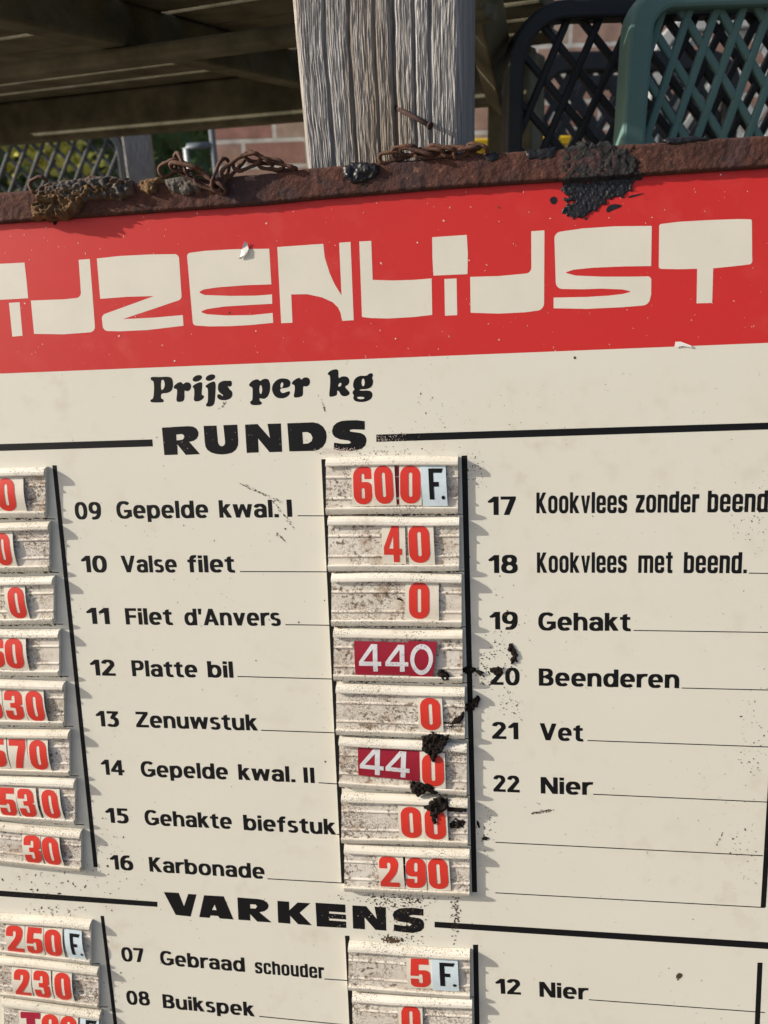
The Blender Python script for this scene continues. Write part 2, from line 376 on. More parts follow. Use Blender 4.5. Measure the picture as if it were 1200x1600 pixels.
ja, jb = tco(at_z(60, 52, ZU - 0.045)), tco(at_z(455, 134, ZU - 0.045))
jd = (jb[0] - ja[0]) / (jb[1] - ja[1])
bj = tco(at_z(130, 112, ZU - 0.0605))[1]
tbeam('stretcher', tw(A0 + SK * bj + 0.02, bj, ZU - 0.0525), tw(A1, bj, ZU - 0.0525), 0.035, 0.016)
for q in (ja[0], ja[0] + 0.85):
    tbeam('joist', tw(q + jd * (Bn + 0.01 - ja[1]), Bn + 0.01, ZU - 0.0225), tw(q + jd * (fb - 0.022 - ja[1]), fb - 0.022, ZU - 0.0225), 0.038, 0.043)
# legs further back
lg = tco(at_y(216, 240, 1.62))
p = at_plane(216, 240, T0 + tb * (fb + 0.02), tb)
la = tco(p)[0]
def leg(a, b_, w, d):
    mb = MB(); mb.box(tw(a, b_, (ZU - 0.002) / 2), (w, d, ZU - 0.006), Matrix((ta, tb, Vector((0, 0, 1)))).transposed())
    return bevel(mb.build('leg', dark_wood, table), 0.004)
lp_ = at_y(217, 240, 2.2)
mb = MB(); mb.box((0, 0, 0.46), (0.070, 0.05, 0.92)); o = mb.build('weathered_post', oak, mw=Matrix.Translation((lp_.x, 2.2, 0)) @ Matrix.Rotation(R(14), 4, 'Z'))
bevel(o, 0.004); tag(o, 'pale weathered square post standing behind the table beside the hedge', 'post')
p = at_plane(797, 120, T0 + tb * (fb + 0.02), tb); ra = tco(p)[0]
leg(ra, fb + 0.055, 0.075, 0.065)
mb = MB(); pb = tw(ra + 0.02, fb - 0.08, 0)
bp = at_y(786, 158, 1.12) - T0; bq = at_y(742, -40, 0.80) - T0
mb.beam(bp, bq, 0.03, 0.03, Vector((0, 1, 0))); bevel(mb.build('brace', dark_wood, table), 0.003)
tag(table, 'old timber table with slatted top and weathered oak leg behind the price board', 'table')

# nail in the leg
np0 = at_plane(626, 172, pa + pn * -0.001, pn); np1 = at_plane(671, 196, pa + pn * 0.011, pn)
dn = (np1 - np0).normalized()
nl = empty('bent_nail', Matrix.Translation(np0))
mb = MB(); mb.tube([(np0 - dn * 0.004) - np0, (np1 - np0) * 0.5 + pn * 0.0006, np1 - np0], 0.0014, 8); mb.build('shank', nail_m, nl, True)
mb = MB(); mb.tube([np1 - np0 - dn * 0.0004, np1 - np0 + dn * 0.0010, np1 - np0 + dn * 0.0014], [0.0020, 0.0023, 0.0015], 10); mb.build('head', nail_m, nl, True)
tag(nl, 'rusty bent nail sticking out of the weathered oak leg', 'nail')

# ================================================================== PRICE BOARD
VB = None
for v in np.linspace(0, -1.2, 400):
    if (M_BOARD @ Vector((0.05, v, 0))).z < 0.02: VB = v; break
board = empty('price_board', M_BOARD @ Matrix.Translation((0, VB, 0)))
UNL = Matrix.Translation((0, -VB, 0))
tag(board, 'cream enamel butcher price board with red header, rusty top bar and plastic price rails', 'price board')
def bobj(name, v, f, m, parent=None, smooth=False):
    o = mesh_obj(name, v, f, m, parent or board, smooth)
    if parent is None: o.matrix_local = UNL
    return o
UL, UR = B(-330, 800)[0], B(1470, 800)[0]
hl, hr = B(0, 584), B(1200, 536); VH = (B(400, 567.5)[1] + B(800, 552)[1]) / 2
VT = B(600, 262)[1]
mb = MB(); mb.box(((UL + UR) / 2, (VB + VT) / 2, -0.0006), (UR - UL, VT - VB, 0.0012)); bevel(bobj('panel', mb.v, mb.f, cream), 0.0003)
bobj('header_band', [(UL + .001, VH, 0.00003), (UR - .001, VH, 0.00003), (UR - .001, VT - .001, 0.00003), (UL + .001, VT - .001, 0.00003)], [(0, 1, 2, 3)], red)

def print_px(name, glyphs, m, hgt=0.00004, label=None):     # glyphs: list of loops-lists in photo pixels
    mb = MB()
    for loops in glyphs:
        lp = [[B(*p) for p in l] for l in loops]
        v, f = fill(lp); mb.add([(x, y, hgt) for x, y in v], f)
    o = bobj(name, mb.v, mb.f, m)
    if label: o['label'] = label
    return o
def Zm(ox, oy, s, pts): return [(ox + p[0] / s, oy + p[1] / s) for p in pts]
# --- header letters
def z4(p): return Zm(0, 330, 3, fillet(p))
def z5(p): return Zm(400, 330, 3, fillet(p))
def z6(p): return Zm(800, 260, 3, fillet(p))
HEAD = [
 ('I', [z4([(-45, 249), (115, 241), (124, 320), (132, 408), (-32, 417)])]), ('I', [z4([(42, 430), (92, 426), (106, 584), (58, 588)])]),
 ('J', [z4([(369, 228), (421, 224), (447, 566, 26), (300, 577), (160, 575), (145, 419), (300, 413), (381, 405, 24)])]),
 ('Z', [z4([(454, 222), (560, 210), (700, 203), (838, 201, 20), (852, 413, 16), (576, 506), (720, 499), (857, 487), (860, 537), (690, 557), (560, 563), (484, 561, 22), (476, 487, 18), (722, 398), (600, 401), (470, 411)])]),
 ('E', [z4([(876, 197, 16), (960, 186), (1100, 178), (1262, 176), (1272, 343), (1150, 347), (1020, 357), (955, 367), (930, 380, 12), (960, 393), (1080, 397), (1200, 396), (1275, 390), (1276, 434), (1180, 439), (1050, 447), (970, 459), (938, 472, 12), (970, 483), (1060, 489), (1180, 487), (1278, 477), (1281, 523), (1180, 533), (1080, 539), (980, 540), (905, 535, 15)])]),
 ('N', [z5([(100, 168), (315, 153), (322, 215), (345, 290), (370, 345), (401, 395), (390, 148), (443, 144), (458, 511), (404, 514), (397, 478), (385, 452), (360, 427), (310, 404), (240, 389), (165, 390), (171, 523), (118, 525)])]),
 ('L', [z5([(484, 142), (540, 139), (547, 322), (640, 325), (740, 322), (823, 315), (826, 486), (740, 496), (620, 503), (540, 501), (497, 496)])]),
 ('I', [z5([(826, 122), (988, 111), (993, 200), (991, 295), (832, 302), (827, 220)])]), ('I', [z5([(883, 318), (940, 315), (943, 487), (886, 490)])]),
 ('J', [z6([(90, 304), (152, 300), (150, 672, 30), (60, 684), (-60, 690), (-194, 686), (-196, 518), (-60, 514), (91, 500, 26)])]),
 ('S', [z6([(198, 310, 30), (330, 291), (480, 281), (655, 279), (652, 467), (520, 469), (380, 475), (290, 484), (246, 498, 14), (300, 512), (420, 517), (560, 517), (653, 515, 18), (652, 600), (640, 650, 30), (520, 660), (350, 668), (195, 665), (195, 615), (350, 612), (450, 606), (520, 598), (562, 587, 14), (520, 577), (420, 573), (330, 576), (206, 574, 30)])]),
 ('T', [z6([(690, 271, 10), (780, 260), (920, 252), (1060, 247), (1124, 248, 9), (1126, 458, 14), (1040, 468), (943, 478), (938, 640), (865, 642), (868, 480), (780, 482), (688, 480, 12)])]),
]
for nm, lp in HEAD: print_px('header_letter', [lp], white_print, 0.00006)
# --- Prijs per kg
def a6(p): return Zm(220, 560, 6, chaikin(p))
def b6(p): return Zm(400, 560, 6, chaikin(p))
def e6(ox, *a): return Zm(ox, 560, 6, ell(*a))
PR = [
 [a6([(92, 184), (96, 175), (125, 172), (170, 175), (240, 170), (292, 178), (305, 235), (296, 300), (250, 326), (190, 327), (188, 375), (214, 384), (216, 408), (200, 413), (100, 414), (88, 400), (92, 385), (116, 380), (125, 300), (122, 212), (95, 206)]), a6([(190, 203), (214, 200), (224, 230), (224, 262), (208, 294), (188, 296)])],
 [a6([(306, 265), (320, 248), (350, 225), (385, 220), (392, 246), (425, 220), (465, 230), (476, 270), (455, 305), (425, 308), (408, 296), (412, 395), (370, 410), (330, 405), (340, 330), (340, 284), (312, 286)])],
 [e6(220, 530, 187, 47, 28, -22)], [a6([(478, 266), (520, 232), (576, 218), (577, 260), (568, 345), (592, 345), (592, 375), (540, 406), (494, 400), (502, 340), (500, 278)])],
 [e6(220, 653, 180, 47, 28, -20)], [a6([(605, 255), (650, 225), (704, 210), (700, 330), (692, 430), (660, 452), (612, 452), (612, 426), (628, 412), (630, 340), (628, 276), (608, 272)])],
 [a6([(722, 290), (724, 235), (770, 208), (815, 210), (852, 207), (856, 255), (832, 268), (812, 256), (832, 290), (862, 315), (856, 366), (810, 392), (745, 392), (714, 368), (718, 336), (748, 336), (765, 356), (775, 346), (735, 318)])],
 [a6([(1012, 245), (1045, 206), (1102, 192), (1114, 216), (1150, 190), (1195, 192), (1212, 230), (1214, 285), (1200, 345), (1170, 376), (1140, 380), (1113, 370), (1113, 398), (1138, 412), (1128, 436), (1050, 440), (1024, 424), (1028, 400), (1046, 394), (1048, 330), (1048, 270), (1018, 262)]), e6(220, 1124, 292, 13, 42)],
 [b6([(146, 300), (158, 235), (215, 186), (295, 188), (327, 220), (318, 265), (280, 278), (225, 281), (228, 312), (250, 328), (285, 314), (318, 304), (320, 332), (290, 364), (240, 378), (180, 364)]), e6(400, 242, 250, 13, 26, 12)],
 [b6([(334, 226), (370, 192), (414, 178), (422, 204), (450, 176), (494, 180), (510, 215), (497, 255), (465, 266), (440, 256), (442, 345), (420, 362), (362, 370), (352, 352), (364, 300), (362, 248), (340, 246)])],
 [b6([(670, 140), (700, 112), (745, 100), (774, 106), (772, 192), (800, 168), (855, 168), (880, 205), (868, 245), (830, 264), (852, 290), (880, 318), (874, 342), (835, 358), (798, 348), (780, 310), (760, 298), (762, 340), (740, 354), (695, 362), (684, 350), (695, 250), (695, 158), (674, 154)]), b6([(770, 246), (790, 225), (802, 235), (797, 258), (773, 270)])],
 [b6([(908, 240), (925, 188), (975, 160), (1035, 165), (1060, 142), (1088, 136), (1100, 160), (1086, 182), (1102, 215), (1088, 265), (1045, 288), (985, 290), (966, 296), (985, 303), (1065, 299), (1094, 325), (1088, 374), (1040, 404), (985, 411), (925, 402), (908, 368), (920, 345), (904, 330), (906, 305), (926, 292), (912, 272)]), e6(400, 1004, 225, 15, 36), b6([(945, 360), (1012, 360), (1018, 376), (985, 384), (952, 377)])],
]
for g in PR: print_px('caption_letter', [g], ink)
def r3(p): return Zm(240, 640, 10 / 3, fillet(p))
RU = [
 [r3([(43, 94), (120, 89), (180, 86), (206, 88), (224, 100), (234, 118), (233, 136), (224, 152), (208, 163), (186, 168), (242, 232), (168, 236), (124, 182), (126, 235), (56, 237)]), r3([(118, 130), (148, 127), (158, 134), (160, 143), (153, 155), (142, 158), (120, 160)])],
 [r3([(260, 85), (328, 83), (335, 165), (338, 178), (346, 188), (356, 191), (366, 187), (372, 176), (372, 165), (363, 81), (436, 78), (441, 160), (440, 186), (430, 208), (410, 224), (385, 231), (355, 234), (325, 231), (300, 224), (280, 210), (270, 192), (266, 165)])],
 [r3([(476, 78), (541, 75), (606, 148), (593, 74), (663, 72), (670, 220), (604, 222), (544, 150), (548, 223), (485, 226)])],
 [r3([(696, 71), (830, 66), (858, 72), (882, 88), (898, 114), (902, 142), (897, 170), (882, 194), (860, 209), (835, 215), (707, 218)]), r3([(775, 118), (800, 117), (818, 126), (828, 146), (823, 164), (805, 176), (779, 178)])],
 [r3([(1100, 60), (1100, 105), (1040, 103), (1022, 106), (1024, 114), (1080, 122), (1098, 132), (1108, 148), (1109, 165), (1103, 187), (1085, 203), (1060, 211), (1030, 215), (970, 214), (938, 206), (940, 172), (985, 178), (1020, 177), (1028, 170), (1018, 162), (970, 155), (944, 143), (932, 128), (929, 110), (937, 84), (955, 68), (980, 59), (1010, 56), (1060, 55)])],
]
for g in RU: print_px('heading_letter', [g], ink)
def v2(p): return Zm(220, 1370, 2.4, fillet(p))
VA = [
 [v2([(86, 57), (142, 60), (162, 110), (178, 64), (209, 66), (187, 149), (131, 143)])],
 [v2([(237, 69), (311, 73), (348, 160), (296, 156), (290, 147), (262, 145), (258, 154), (219, 151)]), v2([(267, 124), (284, 125), (277, 104)])],
 [v2([(362, 77), (440, 83), (460, 87), (474, 96), (480, 108), (476, 120), (464, 129), (445, 133), (491, 171), (437, 168), (410, 140), (411, 164), (366, 161)]), v2([(410, 103), (430, 104), (436, 111), (430, 119), (411, 118)])],
 [v2([(512, 90), (556, 93), (557, 125), (588, 96), (636, 99), (596, 135), (642, 182), (590, 178), (560, 146), (561, 176), (515, 172)])],
 [v2([(655, 97), (767, 104), (768, 134), (706, 130), (706, 137), (769, 142), (770, 160), (706, 156), (706, 163), (770, 168), (771, 192), (660, 186)])],
 [v2([(793, 107), (845, 110), (885, 158), (876, 112), (919, 114), (921, 202), (880, 199), (839, 152), (841, 197), (796, 194)])],
 [v2([(1060, 121), (1060, 146), (1020, 143), (1005, 146), (1015, 151), (1045, 155), (1058, 163), (1063, 176), (1062, 192), (1050, 204), (1020, 211), (975, 207), (948, 202), (949, 178), (985, 184), (1010, 183), (1016, 178), (1005, 173), (965, 167), (949, 157), (944, 142), (950, 129), (968, 119), (995, 116), (1030, 117)])],
]
for g in VA: print_px('heading_letter', [g], ink)
# --- rules and column bars (photo pixel quads)
for q in ([(-330, 704), (-330, 714.5), (239, 697.5), (238, 686.5)], [(588, 679), (588, 690.5), (1470, 662.5), (1470, 652)],
          [(-330, 1368), (-330, 1378), (246, 1417), (246, 1409)], [(679, 1440), (679, 1449), (1470, 1500.5), (1470, 1489)]):
    print_px('heading_rule', [[q]], ink)
for q in ([(81.7, 727), (88.5, 727), (152.8, 1355), (146.3, 1355)], [(502, 717.5), (509.5, 717.5), (541, 1381), (533.5, 1380)],
          [(721, 712), (730, 711.5), (745.5, 1394), (737.5, 1394)], [(539, 1462), (546, 1462), (565, 1850), (558, 1850)],
          [(739, 1476), (747, 1476), (754, 1850), (746, 1850)], [(157, 1431), (162.5, 1431), (214, 1850), (208, 1850)],
          [(1226, 790), (1236, 790), (1196.5, 1417.5), (1188.4, 1417.5)], [(1183.5, 1504), (1191.5, 1504), (1176, 1850), (1168, 1850)],
          [(-1, 1466), (1.5, 1468), (31, 1850), (26, 1850)]):
    print_px('column_bar', [[q]], ink)
MID = [(511, 716, 803, 801.5, 713.5, 712), (514.5, 718, 892, 890.5, 806.5, 805.5), (519.5, 721.5, 976.5, 977.5, 894, 894.5), (523, 723, 1061, 1065, 981, 982), (527, 726.5, 1145.5, 1152, 1067, 1072),
       (531.5, 729.5, 1226, 1240.5, 1147.5, 1159.5), (535, 731, 1313.5, 1318.5, 1235, 1245), (539.5, 734, 1389, 1397.5, 1316.5, 1324.5)]
MIDB = [(546, 734.5, 1543, 1556, 1470, 1481.5), (552, 738, 1618, 1634, 1548, 1557), (557, 741, 1690, 1706, 1622, 1638)]
LEF = [(-135, 75, 808, 808.5, 733, 730), (-128, 81, 895, 892, 818, 815), (-121, 87.5, 977, 973, 901, 899), (-114, 96, 1052, 1054.5, 981, 981.5), (-107, 103.5, 1129, 1132.5, 1058, 1063),
       (-99, 112, 1202, 1210, 1134, 1139), (-92, 120.5, 1270, 1286, 1204, 1216), (-84, 130, 1336, 1359, 1274, 1294)]
LEFB = [(-3, 145, 1485, 1503.5, 1424, 1436), (3, 157, 1552, 1571, 1490, 1506), (10, 160, 1620, 1640, 1556, 1576)]
LINES = [((465, 805.8), (509, 806)), ((375, 893), (515, 893.5)), ((446, 976), (517, 977)), ((371, 1057), (521, 1061)), ((408, 1141), (525, 1145)),
 ((498, 1223), (529, 1225)), ((526, 1303.5), (534, 1304)), ((418, 1373), (540, 1380)), ((1170, 895.5), (1230, 896.5)), ((990, 985), (1222, 988.5)), ((1065, 1075), (1215, 1078.5)),
 ((918, 1157), (1206, 1167.3)), ((927, 1241), (1200, 1253.3)), ((774, 1316), (1192, 1337)), ((774, 1395), (1195, 1418)), ((920, 1562), (1195, 1582)),
 ((507, 1529.5), (543, 1532)), ((405, 1588), (547, 1602)), ((1196, 799.5), (1232, 799.5))]
for rr_ in MID[:-1] + MIDB[:1]: LINES.append(((rr_[1] - 3, rr_[3] + 1.8), (rr_[1] + 10, rr_[3] + 2.1)))
for rr_ in LEF[:-1] + LEFB[:2]: LINES.append(((rr_[1] - 3, rr_[3] + 2.0), (rr_[1] + 11, rr_[3] + 2.4)))
for a, b_ in LINES:
    print_px('guide_line', [[[(a[0], a[1] - 0.75), (a[0], a[1] + 0.75), (b_[0], b_[1] + 0.75), (b_[0], b_[1] - 0.75)]]], ink, 0.00003)

# --- the lists: a humanist sans drawn from strokes (unit = cap height)
s = 0.17; t_ = 0.145
def bar(x0, y0, x1, y1): return [[(x0, y0), (x1, y0), (x1, y1), (x0, y1)]]
def arc(cx, cy, rx, ry, a0, a1, wv=s, wh=t_):
    n = max(6, int(abs(a1 - a0) / 12)); A = [R(a0 + (a1 - a0) * i / n) for i in range(n + 1)]
    e = 0.86
    def pt(a, x, y):
        c, q = math.cos(a), math.sin(a)
        return (cx + x * math.copysign(abs(c) ** e, c), cy + y * math.copysign(abs(q) ** e, q))
    o = [pt(a, rx, ry) for a in A]; i_ = [pt(a, rx - wv, ry - wh) for a in A]
    if abs(a1 - a0) >= 360: return [[o[:-1], i_[:-1]]]
    return [o + i_[::-1]]
def poly(*p): return [list(p)]
GL = {
 'e': (.74, arc(.37, .38, .37, .40, -2, 312) + bar(.10, .31, .725, .43)), 'o': (.78, arc(.39, .38, .39, .40, 0, 360)),
 'p': (.77, arc(.40, .38, .37, .40, 0, 360) + bar(0, -.22, s, .76)), 'b': (.77, arc(.40, .38, .37, .40, 0, 360) + bar(0, 0, s, 1)),
 'd': (.77, arc(.37, .38, .37, .40, 0, 360) + bar(.77 - s, 0, .77, 1)), 'l': (s, bar(0, 0, s, 1)), 'I': (s, bar(0, 0, s, 1)),
 'i': (s, bar(0, 0, s, .75) + bar(0, .84, s, 1.0)), 'k': (.68, bar(0, 0, s, 1) + poly((s - .02, .44), (.43, .77), (.65, .77), (.30, .42)) + poly((.21, .40), (.36, .52), (.69, 0), (.48, 0))),
 'w': (1.12, poly((.18, 0), (.36, 0), (.20, .76), (0, .76)) + poly((.18, 0), (.33, 0), (.62, .76), (.50, .76)) + poly((.50, .76), (.62, .76), (.94, 0), (.77, 0)) + poly((.76, 0), (.94, 0), (1.12, .76), (.94, .76))),
 'v': (.74, poly((.27, 0), (.46, 0), (.19, .76), (0, .76)) + poly((.28, 0), (.46, 0), (.74, .76), (.56, .76))),
 'a': (.70, bar(.70 - s, 0, .70, .50) + arc(.34, .48, .36, .30, 0, 158) + arc(.34, .235, .34, .255, 0, 360, s, .13)),
 'n': (.71, bar(0, 0, s, .76) + arc(.355, .42, .355, .36, 0, 170) + bar(.71 - s, 0, .71, .44)),
 'h': (.71, bar(0, 0, s, 1) + arc(.355, .42, .355, .36, 0, 170) + bar(.71 - s, 0, .71, .44)),
 'u': (.71, bar(.71 - s, 0, .71, .76) + arc(.355, .34, .355, .36, 180, 350) + bar(0, .33, s, .76)),
 'r': (.46, bar(0, 0, s, .76) + arc(.44, .36, .44, .42, 80, 165)),
 's': (.60, arc(.30, .565, .28, .215, 35, 265, .16, .13) + arc(.30, .215, .30, .235, -150, 85, .16, .13)),
 't': (.50, bar(.14, .18, .14 + s, .80) + poly((.14, .78), (.31, .78), (.31, .95), (.14, .86)) + arc(.44, .22, .30, .24, 180, 285) + bar(0, .63, .48, .77)),
 'f': (.48, bar(.12, 0, .12 + s, .74) + arc(.42, .70, .30, .32, 78, 180) + bar(0, .61, .45, .75)),
 'G': (.93, arc(.47, .5, .47, .52, 48, 350) + bar(.50, .36, .93, .50) + bar(.93 - s, .10, .93, .48)),
 'V': (.92, poly((.35, 0), (.55, 0), (.19, 1), (0, 1)) + poly((.37, 0), (.55, 0), (.92, 1), (.73, 1))),
 'F': (.66, bar(0, 0, s + .01, 1) + bar(.1, .85, .66, 1) + bar(.1, .42, .62, .57)),
 'A': (.94, poly((0, 0), (.19, 0), (.56, 1), (.38, 1)) + poly((.75, 0), (.94, 0), (.56, 1), (.38, 1)) + bar(.2, .21, .74, .35)),
 "'": (s, poly((.03, .66), (.12, .66), (s, 1), (0, 1))),
 'P': (.72, bar(0, 0, s + .01, 1) + arc(.40, .69, .33, .31, -90, 90) + bar(.1, .85, .41, 1) + bar(.1, .38, .41, .525)),
 'Z': (.78, bar(.03, .85, .77, 1) + bar(0, 0, .78, .15) + poly((0, .14), (.22, .14), (.77, .86), (.55, .86))),
 'K': (.78, bar(0, 0, s + .01, 1) + poly((s - .02, .55), (.51, 1), (.74, 1), (.32, .55)) + poly((.20, .50), (.36, .62), (.79, 0), (.57, 0))),
 'B': (.76, bar(0, 0, s + .01, 1) + arc(.38, .74, .34, .26, -90, 90) + arc(.40, .28, .36, .28, -90, 90) + bar(.1, .86, .39, 1) + bar(.1, .46, .41, .58) + bar(.1, 0, .41, .14)),
 'N': (.88, bar(0, 0, s + .01, 1) + bar(.88 - s, 0, .88, 1) + poly((0, 1), (.21, 1), (.88, 0), (.67, 0))),
 '.': (.2, bar(.01, 0, .19, .17)),
 '0': (.74, arc(.37, .5, .37, .52, 0, 360)), '1': (.46, bar(.29, 0, .46, 1) + poly((0, .74), (.06, .66), (.40, .82), (.40, 1), (.30, 1))),
 '2': (.68, arc(.33, .70, .33, .32, -8, 165) + poly((.47, .66), (.66, .66), (.25, .13), (0, .13)) + bar(0, 0, .68, .145)),
 '3': (.66, arc(.29, .31, .36, .33, -140, 95) + bar(.04, .86, .64, 1) + poly((.40, .88), (.62, .88), (.36, .56), (.22, .56))),
 '4': (.78, bar(.47, 0, .64, 1) + bar(0, .21, .78, .35) + poly((0, .33), (.17, .33), (.60, 1), (.47, 1))),
 '5': (.66, arc(.29, .32, .36, .34, -140, 110) + bar(.08, .86, .62, 1) + bar(.08, .52, .08 + s, .9)),
 '6': (.72, arc(.36, .33, .36, .35, 0, 360) + arc(.44, .44, .44, .58, 78, 190)),
 '7': (.66, bar(0, .85, .66, 1) + poly((.16, 0), (.34, 0), (.66, .88), (.47, .88))),
 '8': (.74, arc(.37, .74, .33, .28, 0, 360) + arc(.37, .29, .37, .31, 0, 360)),
 '9': (.72, arc(.36, .67, .36, .35, 0, 360) + arc(.28, .56, .44, .58, 258, 370)),
}
# condensed grotesque
def fl(*p): return [fillet(list(p))]
CG = {
 'K': (.60, fl((0, 0), (.19, 0), (.19, .36), (.38, 0), (.60, 0), (.33, .55), (.57, 1), (.36, 1), (.19, .66), (.19, 1), (0, 1))),
 'k': (.55, fl((0, 0), (.18, 0), (.18, .28), (.33, 0), (.55, 0), (.31, .45), (.53, .84), (.33, .84), (.18, .55), (.18, 1), (0, 1))),
 'o': (.54, [[fillet([(0, -.01, .24), (.54, -.01, .24), (.54, .85, .24), (0, .85, .24)]), fillet([(.19, .15, .08), (.35, .15, .08), (.35, .69, .08), (.19, .69, .08)])]]),
 'v': (.52, fl((.18, 0), (.34, 0), (.52, .84), (.34, .84), (.26, .3), (.18, .84), (0, .84))), 'l': (.19, bar(0, 0, .19, 1)),
 'e': (.53, [[fillet([(0, -.01, .22), (.53, -.01, .22), (.53, .28), (.34, .28), (.34, .15, .05), (.19, .15, .05), (.19, .37), (.53, .37), (.53, .85, .22), (0, .85, .22)]), fillet([(.19, .50), (.34, .50), (.34, .69, .07), (.19, .69, .07)])]]),
 's': (.50, fl((0, -.01, .2), (.50, -.01, .2), (.50, .44, .12), (.19, .58), (.19, .69, .04), (.32, .69, .04), (.32, .60), (.50, .60), (.50, .85, .2), (0, .85, .2), (0, .44, .12), (.31, .28), (.31, .15, .04), (.18, .15, .04), (.18, .26), (0, .26))),
 'z': (.48, fl((0, 0), (.48, 0), (.48, .16), (.23, .16), (.48, .66), (.48, .84), (.02, .84), (.02, .68), (.25, .68), (0, .17))),
 'n': (.53, fl((0, 0), (.19, 0), (.19, .67, .04), (.34, .67, .04), (.34, 0), (.53, 0), (.53, .85, .2), (.19, .85), (0, .85))),
 'h': (.53, fl((0, 0), (.19, 0), (.19, .67, .04), (.34, .67, .04), (.34, 0), (.53, 0), (.53, .85, .2), (.19, .85), (.19, 1), (0, 1))),
 'u': (.53, fl((.53, .84), (.34, .84), (.34, .17, .04), (.19, .17, .04), (.19, .84), (0, .84), (0, -.01, .2), (.53, -.01))),
 'm': (.84, fl((0, 0), (.19, 0), (.19, .68), (.325, .68), (.325, 0), (.515, 0), (.515, .68), (.65, .68), (.65, 0), (.84, 0), (.84, .85, .18), (0, .85))),
 'r': (.38, fl((0, 0), (.19, 0), (.19, .64, .05), (.38, .64), (.38, .85), (0, .85))),
 'd': (.53, [[fillet([(.53, 0), (.53, 1), (.34, 1), (.34, .85), (0, .85, .2), (0, -.01, .2), (.34, -.01)]), fillet([(.19, .15, .06), (.34, .15, .06), (.34, .69, .06), (.19, .69, .06)])]]),
 'b': (.53, [[fillet([(0, 0), (.19, -.01), (.53, -.01, .2), (.53, .85, .2), (.19, .85), (.19, 1), (0, 1)]), fillet([(.19, .15, .06), (.34, .15, .06), (.34, .69, .06), (.19, .69, .06)])]]),
 't': (.38, fl((.1, -.01, .1), (.38, -.01), (.38, .15), (.29, .15), (.29, .69), (.38, .69), (.38, .84), (.29, .84), (.29, 1), (.1, 1), (.1, .84), (0, .84), (0, .69), (.1, .69))),
 'c': (.50, fl((0, -.01, .2), (.5, -.01, .2), (.5, .3), (.32, .3), (.32, .15, .04), (.19, .15, .04), (.19, .69, .04), (.32, .69, .04), (.32, .55), (.5, .55), (.5, .85, .2), (0, .85, .2))),
 '.': (.19, bar(0, 0, .18, .18)),
}
CAP = None
def word(txt, x0, x1, y0, y1, font=GL, cap_px=27.0, gap=None):
    gap = (0.095 if font is GL else 0.085) if gap is None else gap
    p0 = Vector(B(x0, y0)); p1 = Vector(B(x1, y1)); d = p1 - p0; L = d.length; d.normalize(); pr = Vector((-d.y, d.x))
    if abs(L) < 1e-9: return
    bd = 0.044 if font is GL and txt[0] != 'I' else 0.0
    gap += 2 * bd
    total = sum(font[c][0] for c in txt) + gap * (len(txt) - 1) + 2 * bd
    if len(txt) > 1:
        if 'w' in txt[1:] or 'V' in txt: total -= 0
    cap = cap_px * CAPM; sx = L / total
    mb = MB(); x = 0; k = 0
    for c in txt:
        for pc in font[c][1]:
            loops = pc if isinstance(pc[0], list) else [pc]
            v, f = fill(loops)
            for ox, oy in ((-bd, -.012), (bd, -.012), (-bd, .012), (bd, .012)) if bd else ((0, 0),):
                k += 1
                mb.add([(*(p0 + d * ((x + a + bd + ox) * sx) + pr * ((b_ + oy) * cap)), 0.00003 + 0.0000016 * (k % 24)) for a, b_ in v], f)
        x += font[c][0] + gap
    return bobj('lettering', mb.v, mb.f, ink)
CAPM = (Vector(B(640, 880)) - Vector(B(640, 894))).length / 14.0
for w_ in [
 ("09", 118, 159, 811, 811), ("Gepelde", 183, 326, 810, 808.8), ("kwal.", 343, 436, 808.6, 808), ("I", 449, 457, 807.6, 807.5),
 ("10", 128, 168, 894, 894), ("Valse", 190.5, 277, 894, 894), ("filet", 294, 367, 894, 894),
 ("11", 136, 172, 974.5, 975), ("Filet", 197, 270, 975.5, 976), ("d'Anvers", 289, 439, 976.5, 977.5),
 ("12", 142, 181, 1055, 1055.8), ("Platte", 207, 309, 1056.3, 1058), ("bil", 325, 365, 1058, 1058.7),
 ("13", 151, 187, 1134.5, 1135.5), ("Zenuwstuk", 213, 403, 1136, 1141.3),
 ("14", 159, 195, 1210, 1211.5), ("Gepelde", 221, 357, 1213, 1217.5), ("kwal.", 373, 462, 1218, 1222), ("II", 475, 492, 1223, 1223.6),
 ("15", 166, 202, 1285, 1286.5), ("Gehakte", 227, 363, 1288.5, 1295), ("biefstuk", 381, 525, 1296.5, 1304),
 ("16", 173, 209, 1358, 1360), ("Karbonade", 234, 414, 1361.5, 1373),
 ("07", 191, 226, 1501.5, 1503.5), ("Gebraad", 251, 383, 1507, 1518.3), ("08", 199, 235, 1569, 1571), ("Buikspek", 255, 398, 1574.5, 1588),
 ("17", 762, 806, 804.4, 804.2), ("18", 763, 809, 895, 895.2), ("19", 765, 809, 983, 983.5), ("Gehakt", 841, 985, 984.5, 985.5),
 ("20", 766, 812, 1069.5, 1070.5), ("Beenderen", 842, 1061, 1071, 1075), ("21", 769, 810, 1154, 1155), ("Vet", 843.5, 911, 1156, 1158),
 ("22", 771, 812, 1236.5, 1238), ("Nier", 845, 925, 1239.5, 1242), ("12", 774.5, 814, 1552, 1554), ("Nier", 843, 918, 1557, 1562)]:
    word(*w_)
